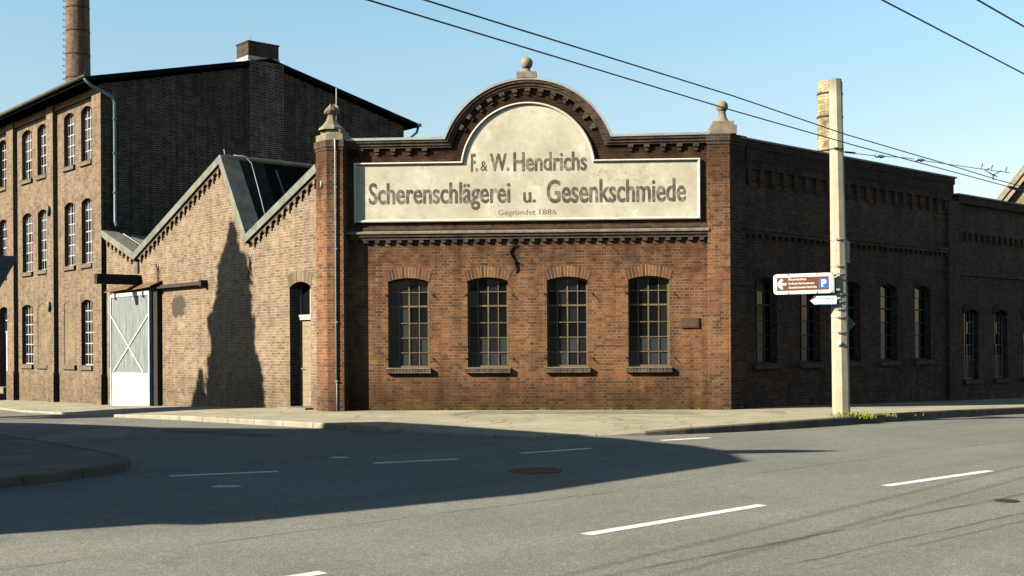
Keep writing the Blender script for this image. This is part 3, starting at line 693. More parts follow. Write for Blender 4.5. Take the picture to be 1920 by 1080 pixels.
def finial(name, cx, cy, zb, bw, steps, zball, rball, par):
    fm = MB()
    for (w0, z0, z1) in steps: fm.box(cx-w0, cx+w0, cy-w0, cy+w0, z0, z1)
    zt = steps[-1][2]; w0 = steps[-1][0]; prev = None
    for (s_, u) in ((.80,0),(.56,.25),(.42,.55),(.34,.95),(.36,1.1)):
        hw = w0*s_; z = zt+(zball-rball-zt)*u
        ring = [(cx+hw*math.cos(R(a)), cy+hw*math.sin(R(a)), z) for a in range(0, 360, 20)]
        if prev:
            for k in range(18): fm.face([prev[k],prev[(k+1)%18],ring[(k+1)%18],ring[k]], smooth=True)
        prev = ring
    fm.lathe([(max(.004, rball*math.sin(math.pi*k/14)), zball-rball*math.cos(math.pi*k/14)) for k in range(15)], (cx, cy), 24)
    return fm.build(name, M['palestone'], par)
finial('finial', 9.82, .18, 7.1, .36, [(.335,7.08,7.30),(.27,7.30,7.41)], 7.83, .155, pr)
fz = finial('finial', AC-.02, .1, 8.6, .25, [(.26,8.58,8.76)], 9.03, .16, hall)
mb = MB(); mb.tube([(AC-.02,.1,9.15),(AC-.02,.1,9.4)], .006, 6); mb.build('rod', M['conductor'], fz)
# plaque and iron anchor
mb = MB(); mb.box(8.71, 9.17, -.04, -.001, 2.11, 2.37); mb.box(8.735, 9.145, -.046, -.04, 2.135, 2.345); mb.build('wall_plaque', M['plaque'], hall)
mb = MB(); cx, cz = 4.36, 3.94
mb.tube([(cx+.10,-.05,cz+.37),(cx-.02,-.05,cz+.35),(cx-.08,-.05,cz+.22),(cx-.02,-.05,cz+.05),(cx+.06,-.05,cz-.12),(cx+.08,-.05,cz-.26),(cx+.02,-.05,cz-.34)], [.012,.022,.026,.026,.026,.024,.014], 6)
mb.tube([(cx-.22,-.05,cz+.16),(cx-.12,-.05,cz+.17),(cx-.02,-.06,cz+.06),(cx+.08,-.05,cz-.08),(cx+.22,-.05,cz-.12)], [.01,.02,.024,.02,.01], 6); mb.tube([(cx,.05,cz),(cx,-.07,cz)], .03, 6)
mb.build('wall_anchor', M['iron'], hall)
# shaded side wall along the main street
side = empty('side_wing', (0,0,0)); side.parent = hall
# place the wing in the hall's frame
hm = Matrix.Translation((F0[0],F0[1],0)) @ Matrix.Rotation(AF, 4, 'Z'); wm = hm.inverted() @ (Matrix.Translation((RC[0],RC[1],0)) @ Matrix.Rotation(AR, 4, 'Z'))
bpy.data.objects.remove(side)
RL = wm.to_translation(); RZ = AR - AF
def rpart(mb, name, mats): return mb.build(name, mats, hall, RL, RZ)
RW = [(.95,1.95),(3.03,4.03),(5.13,6.13),(7.2,8.2),(9.25,10.25)]
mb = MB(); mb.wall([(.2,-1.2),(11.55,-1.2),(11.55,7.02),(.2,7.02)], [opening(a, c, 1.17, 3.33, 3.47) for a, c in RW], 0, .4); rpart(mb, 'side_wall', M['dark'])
mb = MB(); mb.box(.2, 11.75, -.14, .45, 7.0, 7.05); rpart(mb, 'coping', M['oldzinc'])
mb = MB(); mb.box(.5, 11.66, -.115, -.001, 6.80, 7.0); mb.box(.5, 11.62, -.09, -.002, 6.5, 6.80); mb.box(.5, 11.55, -.07, -.003, 6.28, 6.5)
for k in range(21):                                           # corbel table of little arches
    x = .62+.525*k; mb.box(x, x+.17, -.07, -.004, 5.95, 6.28); mb.box(x+.03, x+.14, -.045, -.004, 5.85, 5.95)
mb.box(.5, 11.35, -.12, -.001, 4.66, 4.74); mb.box(.5, 11.35, -.09, -.002, 4.56, 4.66)
for k in range(36): mb.box(.6+.30*k, .72+.30*k, -.07, -.003, 4.47, 4.56)
mb.box(11.25, 11.95, -.11, -.005, -1.2, 6.28); rpart(mb, 'cornice', M['dark'])
rowsR = [1.17+.37, 1.17+.76, 1.17+1.15, 1.17+1.56, 1.17+1.93]
for wi, (a, c) in enumerate(RW):
    def pf(i, j, wi=wi):
        if j <= 2 and i < 2 and wi >= 2: return 3
        if j <= 2 and i < 2: return 1
        return 0
    wf = window(hall, a, c, 1.17, 3.33, 3.47, .17, 3, rowsR, M['greybar'], [M['g0'],M['g1'],M['g2'],M['g3']], (.10,.15,.08,[M['headerdark'],M['headerdark']]), (.28,M['vousdark']), thick=(3, rowsR[3]), pane_fn=pf)
    wf.location = RL; wf.rotation_euler = (0,0,RZ)
mb = MB(); mb.tube([(.18,-.04,7.0),(.18,-.04,1.0),(.2,-.05,.3),(.3,-.08,-.02)], .014, 6); rpart(mb, 'lightning_conductor', M['conductor'])
# roof of the hall
mb = MB(); ib = lambda p: (Matrix.Rotation(-AF, 4, 'Z') @ Vector((p[0]-F0[0], p[1]-F0[1], 0)))
rp = [ib((-3.9,32.0)), ib((5.6,31.3)), ib((5.6+RDX*11, 31.3+RDY*11)), ib((5.6+RDX*11-.66*9, 31.3+RDY*11+.75*9)), ib((1,42))]
mb.face([(p.x,p.y,6.2) for p in rp]); mb.build('roof', M['roofdark'], hall)

# ================================================================== ANNEX along the street, lower
annex = tag(empty('annex_hall', (RC[0], RC[1], 0), AR), 'lower dark brick annex in shade beyond the side wall of the corner hall', 'building')
XW = [(12.5,13.5),(14.62,15.62),(16.75,17.75),(18.85,19.85),(21,22)]
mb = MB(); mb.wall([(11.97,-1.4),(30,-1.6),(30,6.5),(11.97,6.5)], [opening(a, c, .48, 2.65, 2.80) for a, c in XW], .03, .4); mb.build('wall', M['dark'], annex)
mb = MB(); mb.box(11.9, 30.1, -.12, .45, 6.5, 6.55); mb.build('coping', M['oldzinc'], annex)
mb = MB(); mb.box(11.97, 30, -.08, .028, 6.25, 6.5); mb.box(11.97,30,-.04,.027,5.3,5.42)
for k in range(40): mb.box(12.1+.42*k, 12.24+.42*k, -.05, .026, 5.05, 5.3)
mb.box(11.97,30,-.04,.025,3.9,4.0); mb.build('cornice', M['dark'], annex)
rowsX = [.48+.38,.48+.76,.48+1.14,.48+1.52,.48+1.9]
for wi, (a, c) in enumerate(XW):
    pf = lambda i, j, wi=wi: (3 if (j <= 1 and i < 2 and wi == 0) else (2 if j <= 1 else 0))
    wf = window(annex, a, c, .48, 2.65, 2.80, .20, 4, rowsX, M['palebar'], [M['g0'],M['g1'],M['g2'],M['g3']], (.08,.15,.08,[M['headerdark'],M['headerdark']]), (.26,M['vousdark']), pane_fn=pf)
mb = MB(); mb.face([(11.9,.2,6.0),(30,.2,6.0),(30,14,6.0),(11.9,14,6.0)]); mb.box(29.6,30,.41,14,-1.6,6.45); mb.build('roof', M['roofdark'], annex)

# ================================================================== SAWTOOTH SHED
shed = tag(empty('sawtooth_shed', (L0[0], L0[1], 0), AL), 'low tan brick workshop with zigzag shed roof between the tall works and the corner hall', 'building')
SZ = [(0,5.86),(X(11.55),4.80),(X(5.32),7.30),(X(3.78),4.82),(X(-.1),6.40)]
DR = (X(1.55), X(.45)); DZ = (.05, 3.30, 3.45)
mb = MB(); mb.wall([(0,-1.0),(X(-.35),-.6),(X(-.35),6.2)] + [(p[0],p[1]-.28) for p in SZ[::-1]], [opening(*DR, *DZ)], 0, .40)
mb.build('wall', M['tan'], shed)
# sheet-metal coping along the zigzag
def band(pl, d0, d1): return [(p[0], p[1]-d0*k) for p, k in zip(pl, [1,1,1.6,1.25,1])], [(p[0], p[1]-d1*k) for p, k in zip(pl, [1,1,1.6,1.25,1])]
TOP = SZ
def offs(pl, d):
    out = []
    for i, p in enumerate(pl):
        ns = []
        for a, c in ((pl[i-1], p) if i else (p, pl[1]), (p, pl[i+1]) if i < len(pl)-1 else (pl[-2], p)):
            t = Vector((c[0]-a[0], c[1]-a[1])).normalized(); ns.append(Vector((t.y, -t.x)))
        m = (ns[0]+ns[1]).normalized(); k = d/max(.35, m.dot(ns[0])); out.append((p[0]+m.x*k, p[1]+m.y*k))
    return out
TOP = offs(SZ, -.10)
mb = MB(); mb.strip(TOP, offs(SZ, .12), -.16, .42); mb.build('coping', M['oldzinc'], shed)
# stepped brick corbels under the gentle slopes
mb = MB()
for (a, c) in ((SZ[0],SZ[1]),(SZ[1],SZ[2]),(SZ[3],SZ[4])):
    a2 = Vector(a); c2 = Vector(c); L = (c2-a2).length; t = (c2-a2)/L; n = Vector((t.y,-t.x))
    Pq = [a2+n*.122+t*.15, c2+n*.122-t*.1, c2+n*.19-t*.1, a2+n*.19+t*.15]
    mb.hexa([(Pq[3].x,-.085,Pq[3].y),(Pq[2].x,-.085,Pq[2].y),(Pq[2].x,-.001,Pq[2].y),(Pq[3].x,-.001,Pq[3].y),(Pq[0].x,-.085,Pq[0].y),(Pq[1].x,-.085,Pq[1].y),(Pq[1].x,-.001,Pq[1].y),(Pq[0].x,-.001,Pq[0].y)])
    k = .3
    while k < L-.15:
        p = a2+t*k; up = Vector((0,1)); base = p+n*.19
        x, z = base.x, base.y
        mb.box(x-.075, x+.06, -.08, -.002, z-.10, z+.06); mb.box(x-.075, x-.0, -.05, -.003, z-.20, z-.10); k += .355
mb.build('corbels', M['tan2'], shed)
# roof slopes running back from the zigzag
mb = MB(); dep = 24
segs = list(zip(SZ, SZ[1:]))
for i, (a, c) in enumerate(segs):
    mi = 0 if i != 2 else 1
    y1 = 13.5 if i == 0 else dep
    mb.face([(a[0],.41,a[1]-.02),(c[0],.41,c[1]-.02),(c[0],y1,c[1]-.02),(a[0],y1,a[1]-.02)], mi)
mb.face([(0,dep,-1),(X(-.1),dep,-1),*[(p[0],dep,p[1]-.02) for p in SZ[::-1]]], 0)
roof = mb.build('roof', [M['roofgreen'], M['roofdark']], shed)
a, c = SZ[2], SZ[3]; tt = Vector((c[0]-a[0],0,c[1]-a[1])); nn = Vector((-tt.z,0,tt.x)).normalized(); nn = nn if nn.x > 0 else -nn
sm = MB()
for k in range(16):
    y = .42 + 1.25 + k*1.3; p = Vector((a[0], y, a[1]-.05)); sm.bar(p+nn*.03+tt*.06, p+nn*.03+tt*.97, .035, .04, 0, up=nn)
sm.build('standing_seams', M['gutter'], roof)
fl = MB(); fl.tube([(a[0],.0,a[1]+.05),(a[0],dep,a[1]+.05)], .09, 8); 
P0 = Vector((a[0],.43,a[1]-.02)); fl.face([P0+nn*.02, P0+nn*.02+Vector((0,.85,0)), P0+nn*.02+tt+Vector((0,.85,0)), P0+nn*.02+tt]); fl.build('ridge_flashing', M['seam'], roof)
fl = MB(); fl.tube([(a[0]+.1,.25,a[1]+.13),(a[0]+.18,.6,a[1]+.12),(a[0]+.3,.75,a[1]-.1),(a[0]+tt.x*.5+.1,.75,a[1]+tt.z*.5),(c[0]-.05,.65,c[1]+.25)], .012, 6); fl.tube([(a[0]-.12,.1,a[1]+.1),(a[0]-.2,.1,a[1]+.32)], .012, 5); fl.build('lightning_conductor', M['conductor'], roof)
fl = MB(); fl.tube([(.6,.5,5.75),(1.4,.55,5.45),(2.6,.55,5.05)], .02, 6); fl.build('lightning_conductor', M['conductor'], roof)
# small anchors
def anchor(x, z, sc, par):
    mb = MB(); mb.tube([(x-.10*sc,-.04,z+.38*sc),(x+.03*sc,-.04,z+.2*sc),(x+.05*sc,-.04,z),(x-.02*sc,-.04,z-.2*sc),(x-.10*sc,-.04,z-.38*sc)], [.008,.02,.024,.02,.008], 6)
    mb.tube([(x+.22*sc,-.04,z+.34*sc),(x+.10*sc,-.05,z+.2*sc),(x+.06*sc,-.05,z),(x+.10*sc,-.05,z-.2*sc),(x+.22*sc,-.04,z-.34*sc)], [.008,.02,.024,.02,.008], 6); return mb.build('wall_anchor', M['iron'], par)
anchor(X(3.78), 4.02, 1.0, shed); 
mb = MB(); xx = X(9.85); mb.tube([(xx,-.05,3.72),(xx,-.06,4.15),(xx-.06,-.07,4.3),(xx-.14,-.07,4.42)], .022, 6); mb.tube([(xx,-.06,4.15),(xx+.08,-.07,4.3),(xx+.15,-.06,4.38)], .018, 6); mb.build('wall_anchor', M['iron'], shed)
mb = MB(); mb.box(X(11.45)-.06, X(11.45)+.02, -.05, -.001, 4.2, 4.55); mb.build('wall_bracket', M['iron'], shed)
# narrow door
f = MB(); xa, xb = DR; f.box(xa, xa+.06, .33, .385, .05, 3.3); f.box(xb-.06, xb, .33, .385, .05, 3.3); f.box(xa+.06, xb-.06, .27, .385, 2.42, 2.56)
f.box(xa+.06, xb-.06, .25, .33, 2.50, 2.56); ar = arch_pts(xa, xb, 3.30, 3.45, 10); f.strip(ar, [(p[0],p[1]-.06) for p in ar], .33, .385)
f.box((xa+xb)/2-.03,(xa+xb)/2+.03,.33,.38,2.56,3.38)
dfr = f.build('door_frame', M['whitebar'], shed)
mb = MB(); mb.box(xa+.06, xb-.06, .345, .38, .05, 2.42); d_ = mb.build('door', M['doorboards'], shed)
mb = MB(); mb.tube([(xa+.14,.35,1.08),(xa+.14,.28,1.08)], .016, 8); mb.tube([(xa+.14,.285,1.08),(xa+.25,.28,1.08)], .012, 8); mb.build('handle', M['conductor'], d_)
mb = MB(); mb.face([(xa+.06,.36,2.56),(xb-.06,.36,2.56),(xb-.06,.36,3.36),(xa+.06,.36,3.36)]); mb.build('glass', M['g0'], dfr)
mb = MB(); n = 12; A = arch_pts(xa-.02, xb+.02, 3.30, 3.45, n); cc = (xa+xb)/2; sa = arc_s(A); B = [(cc+(p[0]-cc)*1.14, p[1]+.32) for p in A]
for k in range(n): mb.face([(A[k][0],-.008,A[k][1]),(A[k+1][0],-.008,A[k+1][1]),(B[k+1][0],-.008,B[k+1][1]),(B[k][0],-.008,B[k][1])], 0, [(sa[k],.15),(sa[k+1],.15),(sa[k+1],.4),(sa[k],.4)])
mb.build('lintel', M['voustan'], shed)
mb = MB(); mb.box(xa-.1, xb+.1, -.25, .3, -.5, .045); mb.build('doorstep', M['stone'], shed)
# sliding gate on its rail
g0, g1, gy = X(13.22), X(10.05), -.26
mb = MB(); n = 11
mb.box(g0, g1, gy, gy+.06, .86, 3.50, 0); mb.box(g0, g1, gy-.006, gy+.06, -.30, .86, 1)
gate = mb.build('sliding_gate', [M['boards'], M['whitedoor']], shed)
mb = MB()
mb.box(g0-.02, g0+.07, gy-.03, gy+.075, -.30, 3.55); mb.box(g1-.07, g1+.02, gy-.03, gy+.075, -.30, 3.55); mb.box(g0+.07, g1-.07, gy-.03, gy-.001, 3.42, 3.55)
mb.box((g0+g1)/2-.012, (g0+g1)/2+.012, gy-.014, gy-.007, -.3, .86)
for (za, zb) in ((.86, 2.85),): 
    for (a, c) in (((g0+.2, .86), (g1-.04, 2.8)), ((g1-.2-.25, .86), (g0+.04, 2.8))): mb.bar((a[0], gy-.018, a[1]), (c[0], gy-.018, c[1]), .07, .02)
    
mb.build('gate_frame', M['whitedoor'], gate)
for hx in (g0+.45, g1-.45):
    mb = MB(); mb.box(hx-.05, hx+.05, gy-.05, gy-.031, 3.35, 3.72); mb.build('roller_hanger', M['iron'], gate)
mb = MB(); mb.box(X(13.4), X(6.5), -.20, -.001, 3.60, 3.66); mb.box(X(6.6), X(6.45), -.22, -.001, 3.56, 3.74); mb.box(X(9.9), X(6.6), -.10, -.002, 3.66, 3.72); mb.build('gate_rail', M['iron'], shed)
for (a, c) in ((13.42, 11.30), (11.35, 9.65)):
    mb = MB(); P = [(X(a),-.42,3.60),(X(c),-.42,3.66),(X(c),-.001,3.84),(X(a),-.001,3.80),(X(a),-.42,3.63),(X(c),-.42,3.69),(X(c),-.001,3.88),(X(a),-.001,3.84)]; mb.hexa(P); mb.build('rail_cover', M['rust'], shed)
mb = MB(); mb.box(g1+.0, g1+.35, -.16, -.001, -.4, 3.58); mb.build('gate_post', M['wood_beam'], shed)
mb = MB(); mb.box(X(11.5), X(11.27), -1.52, -.001, 3.80, 4.13); mb.build('hoist_beam', M['wood_beam'], shed)
mb = MB(); mb.tube([(X(13.9),-.04,3.7),(X(13.9),-.04,1.0)], .022, 6); mb.build('drain_pipe', M['conductor'], shed)

# ================================================================== THREE-STOREY WORKS BUILDING
works = tag(empty('factory_building', (L0[0], L0[1], 0), AL), 'tall three-storey tan brick works building with barred windows and a dark gable end', 'building')
def XB(t): return T0 - t
EN = XB(33.6); EZ = 11.05
wins = []
for t0, t1 in [(15.49,16.53),(17.17,18.24),(20.03,21.11),(21.72,22.9),(24.75,25.8),(26.4,27.45),(29.4,30.45),(31.0,32.0)]:
    wins.append((t0, t1, 8.55, 10.38, 10.55)); wins.append((t0, t1, 4.80, 7.02, 7.18))
low = [(15.53,16.62),(21.74,23.02),(26.4,27.45),(29.4,30.45),(31.0,32.0)]
for t0, t1 in low: wins.append((t0, t1, 1.06, 3.34, 3.47))
niches = [(17.15,18.33),(20.03,21.2)]; wd = (24.72, 25.85, .08, 3.34, 3.47)
holes = [opening(XB(t1), XB(t0), z0, zs, zt) for t0, t1, z0, zs, zt in wins] + [opening(XB(wd[1]), XB(wd[0]), *wd[2:])] + [opening(XB(t1), XB(t0), 1.06, 3.34, 3.47) for t0, t1 in niches]
mb = MB(); mb.wall([(EN,-1.6),(0,-1.2),(0,EZ),(EN,EZ)], holes, 0, .40); wall = mb.build('wall', M['tan2'], works)
for t0, t1 in niches:
    mb = MB(); mb.wall(opening(XB(t1), XB(t0), 1.06, 3.34, 3.47), [], .02, .3); mb.build('bricked_up_window', M['niche'], works)
    mb = MB(); mb.box(XB(t1)-.08, XB(t0)+.08, -.10, .018, .90, 1.055); mb.build('sill', M['sillstone'], works)
# plain brick pilasters and plinth
mb = MB()
for i, (t0, t1) in enumerate([(14.27,15.08),(18.95,19.65),(23.5,24.3),(28.1,28.9),(33.0,33.6)]):
    x0, x1 = XB(t1), XB(t0); mb.box(x0, x1, -.17, -.001, .75, EZ-.02); mb.box(x0-.0, x1+(.06 if i else .04), -.22, -.002, -1.3, .75)
mb.box(EN, XB(14.27), -.10, -.003, 10.78, EZ-.02); mb.build('pilasters', M['tan2'], works)
for t0, t1, z0, zs, zt in wins:
    hgt = zt-z0; nrow = 6 if z0 < 8 else 5; rows_ = [z0+hgt*k/nrow for k in range(1, nrow)]
    window(works, XB(t1), XB(t0), z0, zs, zt, .15, 4, rows_, M['whitebar'], [M['g4'],M['g1'],M['g0']] if z0 > 4 else [M['g1'],M['g0'],M['g2']], (.09,.17,.07,[M['sillstone'],M['sillstone']]), (.32,M['voustan']), barw=.035, pane_fn=(lambda i, j: random.choice((0,0,0,1,2)) if j < 4 else random.choice((0,0,1))) if z0 > 4 else None)
mb = MB(); xa, xb = XB(wd[1]), XB(wd[0]); mb.box(xa, xb, .26, .31, .08, 2.35); dr = mb.build('door', M['whitedoor'], works)
mb = MB(); mb.box(xa, xb, .24, .32, 2.35, 2.45); mb.box(xa, xa+.06, .24, .32, 2.45, 3.34); mb.box(xb-.06, xb, .24, .32, 2.45, 3.34); mb.box((xa+xb)/2-.03,(xa+xb)/2+.03,.24,.31,2.45,3.42); mb.box(xa+.06,xb-.06,.245,.305,2.88,2.93); mb.build('door_frame', M['whitebar'], dr)
mb = MB(); mb.face([(xa,.29,2.45),(xb,.29,2.45),(xb,.29,3.40),(xa,.29,3.40)]); mb.build('glass', M['g4'], dr)
mb = MB(); mb.box(xa-.2, xb+.3, -.5, .1, -.9, -.18); mb.box(xa-.1, xb+.1, -.25, .25, -.18, .07); mb.build('doorstep', M['stone'], works)
for z, t in ((3.3, 19.3), (7.0, 19.3)):
    mb = MB(); mb.tube([(XB(t)-.1,-.2,z+.1),(XB(t),-.24,z+.16),(XB(t)+.05,-.24,z),(XB(t),-.22,z-.16),(XB(t)-.08,-.2,z-.18)], [.03,.06,.07,.06,.03], 8); mb.build('wall_anchor', M['oldzinc'], works)
# gable end: local frame turned 90 degrees; corner x = XB(14.27), y = -.17
GX = XB(14.27); GW = 13.15
mb = MB(); gz = lambda g: EZ + .02 + (1.62)*(1-abs(g-6.65)/6.65)
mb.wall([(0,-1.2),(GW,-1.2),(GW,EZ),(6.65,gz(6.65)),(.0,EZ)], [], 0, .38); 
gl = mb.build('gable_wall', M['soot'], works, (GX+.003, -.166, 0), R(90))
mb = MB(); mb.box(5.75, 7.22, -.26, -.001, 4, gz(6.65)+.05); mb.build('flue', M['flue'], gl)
# roof with overhang
def rpt(g, t, dz=0): return (XB(t), g-.172, gz(max(min(g, GW), 0)) + dz + (-.09 if g < 0 else 0) + (-.12 if g > GW else 0))
mb = MB()
for (ga, gb) in ((-.55, 6.65), (6.65, 13.75)):
    A4 = [rpt(ga, 33.9, .22), rpt(ga, 14.02, .22), rpt(gb, 14.02, .22), rpt(gb, 33.9, .22)]; B4 = [(p[0],p[1],p[2]-.16) for p in A4]
    mb.hexa(B4+A4)
rf = mb.build('roof', M['roofdark'], works)
mb = MB(); zg_ = rpt(-.6, 14, .2)[2]; mb.tube([(XB(33.9), -.80, zg_-.02), (XB(13.95), -.80, zg_+.02)], .075, 10); mb.build('gutter', M['eave'], rf)
mb = MB(); mb.tube([(XB(14.1),-.80,zg_-.05),(GX+.10,-.55,zg_-.25),(GX+.10,.22,10.62),(GX+.10,.30,10.4),(GX+.10,.30,6.2),(GX+.25,.30,6.0)], .06, 10)
for z in (7.2, 8.6, 9.8): mb.box(GX+.03, GX+.17, .22, .38, z, z+.04)
mb.build('downpipe', M['gutter'], works)
mb = MB(); zr_ = rpt(13.75,14,.2)[2]; mb.tube([(XB(33.9),13.62,zr_-.05),(XB(13.95),13.62,zr_-.05)], .08, 8); mb.tube([(XB(14.1),13.62,zr_-.1),(XB(14.1),13.55,zr_-.35),(XB(14.1),13.05,zr_-.75),(XB(14.1),13.02,6)], .055, 8); mb.build('gutter', M['gutter'], rf)
mb = MB(); cx0 = XB(14.72)
mb.box(cx0-.5, cx0+.5, 5.62, 7.0, 12.2, 12.95, 1); mb.box(cx0-.47, cx0+.47, 5.65, 6.97, 12.95, 13.48, 0); mb.box(cx0-.5, cx0+.5, 5.62, 7.0, 13.48, 13.53, 0)
ch = mb.build('chimney', [M['cornice'], M['zinc']], rf); mb = MB(); mb.tube([(cx0,6.0,13.5),(cx0,6.0,14.3)], .012, 6); mb.build('lightning_rod', M['conductor'], ch)
mb = MB(); mb.wall([(0,-1.2),(GW,-1.2),(GW,EZ),(6.65,gz(6.65)),(.0,EZ)], [], 0, .3); mb.build('gable_wall', M['tan2'], works, (EN+.3, -.002, 0), R(90))
mb = MB(); mb.box(EN, XB(14.3), GW-.17-.3, GW-.18, -1.2, EZ); mb.build('rear_wall', M['tan2'], works)

# ================================================================== chimneys, far house
def stack(x, y, zb, zt, r0, r1, mat, label, bands, ladder=None):
    e = tag(empty('industrial_chimney', (x, y, zb)), label, 'chimney'); H = zt-zb; mb = MB(); n = 16
    mb.lathe([(r0+(r1-r0)*k/n, H*k/n) for k in range(n+1)] + ([(r1*1.0, H)]), n=36, off=(r0+r1)/2); s_ = mb.build('shaft', mat, e)
    for z in bands:
        k = (z-zb)/H; r = r0+(r1-r0)*k+.025; bm_ = MB(); bm_.lathe([(r-.02,z-zb-.05),(r,z-zb-.05),(r,z-zb+.05),(r-.02,z-zb+.05)], n=36); bm_.build('iron_band', M['iron'], e)
    if ladder:
        lm = MB(); a0 = ladder
        for k in range(int(H/.45)):
            z = .3+k*.45; r = r0+(r1-r0)*z/H; ca, sa_ = math.cos(a0), math.sin(a0)
            p = Vector((r*ca, r*sa_, z)); o = Vector((ca, sa_, 0))*.16; t = Vector((-sa_, ca, 0))*.2
            lm.tube([p-t, p-t+o, p+t+o, p+t], .018, 5)
        lm.build('climbing_irons', M['iron'], e)
    return e
stack(-29.9, 83, -1.6, 32, 1.02, .72, M['chim'], 'tall round red brick chimney rising behind the works roof at left', [15.5+1.62*k for k in range(9)], R(192))
stack(17.3, 65, -1, 15.85, .80, .66, M['yellow'], 'shorter pale yellow brick chimney stub standing behind the concrete pole', [10.2, 12.1, 13.95, 15.2])
house = tag(empty('gabled_house', (28.6, 70, -1), AL), 'distant sunlit brick house with a steep gable above the annex roof at the right edge', 'house')
mb = MB(); mb.wall([(.5,-1),(13,-1),(13,11.2),(6.75,18.0),(.5,11.2)], [], 0, .4); mb.box(.5, .9, .41, 12, -1, 11.2); mb.box(12.6, 13, .41, 12, -1, 11.2); mb.build('wall', M['tan2'], house)
for (xa, za, xb, zb) in ((-.1,10.55,6.75,18.0),(6.75,18.0,13.6,10.55)):
    mb = MB(); P = [(xa,-.5,za),(xb,-.5,zb),(xb,12.2,zb),(xa,12.2,za)]; mb.hexa(P+[(p[0],p[1],p[2]+.45) for p in P]); mb.build('roof', M['rust'] if False else M['rooftile'], house)
    mb = MB(); mb.bar((xa,-.53,za+.2),(xb,-.53,zb+.2), .30, .05, up=(0,-1,0)); mb.bar((xa,-.42,za-.25),(xb,-.42,zb-.18), .22, .05, up=(0,-1,0)); mb.build('bargeboard', M['stone'], house)

# ================================================================== concrete pole and its signs
PX, PY = 7.43, 27.1; PB = S(PX, PY)
pole = tag(empty('utility_pole', (PX, PY, PB)), 'weathered octagonal concrete pole on the pavement edge carrying signs and a span wire', 'pole')
mb = MB(); n = 8; pr_ = None
for z, r in ((-.3,.20),(3.5,.178),(7.5,.142),(7.64,.135)):
    lean = -.012*z; ring = [(lean+r*math.cos(R(a)), r*math.sin(R(a)), z) for a in [37.5+45*k for k in range(8)]]
    if pr_:
        for k in range(8): mb.face([pr_[k],pr_[(k+1)%8],ring[(k+1)%8],ring[k]])
    pr_ = ring
mb.face(pr_); mb.build('shaft', M['pole'], pole)
def prad(z): return .20-.0076*z
for z in (6.06, 4.02, 3.42, 3.24, 2.78, 2.62, 2.45, 2.27, 1.93):
    mb = MB(); r = prad(z)*1.02; mb.lathe([(r,z-.012),(r+.008,z-.012),(r+.008,z+.012),(r,z+.012)], (-.012*z,0), n=8)
    mb.box(-.012*z-r*.55, -.012*z-r*.1, -r-.02, -r+.02, z-.02, z+.02); o = mb.build('strap', M['conductor'] if z < 5 else M['iron'], pole)
mb = MB(); 
mb.lathe([(.005,-.006),(.062,-.006),(.062,.006),(.005,.006)], n=24); bd = mb.build('round_badge', M['white'], pole, (-.075-.02,-.195,1.68)); bd.rotation_euler = (R(90),0,R(-15))
mb = MB()
for dx, dy in ((.0,.02),(0,-.02)): mb.lathe([(.004,.0065),(.012,.0065),(.012,.0075),(.004,.0075)], (dx,dy), 10)
b2 = mb.build('badge_marks', M['black'], bd)
# brown tourist sign: local x to the right, faces -y
SG = tag(empty('direction_sign', (5.93, 27.16, 2.79), 0), 'brown and white tourist direction sign with arrow and parking symbol strapped to the concrete pole', 'sign')
SG.rotation_euler = (0, R(-1.0), R(-14))
def rrect(x0, x1, z0, z1, r, n=6):
    pts = []
    for cx, cz, a0 in ((x1-r,z0+r,-90),(x1-r,z1-r,0),(x0+r,z1-r,90),(x0+r,z0+r,180)):
        for k in range(n+1): a = R(a0+90*k/n); pts.append((cx+r*math.cos(a), cz+r*math.sin(a)))
    return pts
def plate(mb, loop, y0, y1, mi=0):
    mb.face([(p[0],y0,p[1]) for p in loop], mi); mb.face([(p[0],y1,p[1]) for p in loop[::-1]], mi)
    for i in range(len(loop)):
        a, c = loop[i], loop[(i+1) % len(loop)]; mb.face([(a[0],y1,a[1]),(c[0],y1,c[1]),(c[0],y0,c[1]),(a[0],y0,a[1])], mi)
mb = MB(); plate(mb, rrect(0,1.29,0,.455,.075), 0, .025); bd = mb.build('board', M['white'], SG)
mb = MB(); plate(mb, rrect(.022,1.268,.022,.433,.06), -.002, -.0005); mb.build('outline', M['black'], bd)
mb = MB(); plate(mb, rrect(.034,1.256,.034,.421,.05), -.004, -.0025); mb.build('border', M['white'], bd)
mb = MB(); plate(mb, rrect(.075,1.215,.075,.38,.006,2), -.006, -.0045); mb.build('brown_field', M['brown'], bd)
mb = MB(); yb = -.008
mb.bar((.11,yb,.2275),(.285,yb,.2275), .05, .002); mb.bar((.095,yb,.2275),(.20,yb,.335), .055, .002); mb.bar((.095,yb,.2275),(.20,yb,.12), .055, .002); mb.build('arrow', M['white'], bd)
for txt, x1, z0 in (('Rheinisches',.72,.305),('Industriemuseum',.895,.215),('Gesenkschmiede Hendrichs',.945,.125)): lettering('lettering', txt, .335, x1, z0, z0+.052, M['white'], bd, .01, -.0075, 'I')
mb = MB(); plate(mb, rrect(1.0,1.20,.115,.335,.012,3), -.008, -.0062, 0); pb = mb.build('parking_symbol', M['blue'], bd)
lettering('lettering', 'P', 1.05, 1.16, .145, .305, M['white'], pb, .03, -.0092, 'P')
for xx in (.32, .95):
    mb = MB(); mb.box(xx-.008, xx+.008, -.012, .03, .005, .06); mb.box(xx-.008, xx+.008, -.012, .03, .40, .458); mb.build('clip', M['conductor'], bd)
mb = MB(); mb.box(1.29,1.33,-.01,.05,0,.47); mb.box(1.2,1.45,.026,.05,.05,.09); mb.box(1.2,1.45,.026,.05,.37,.41); mb.build('bracket', M['conductor'], SG)
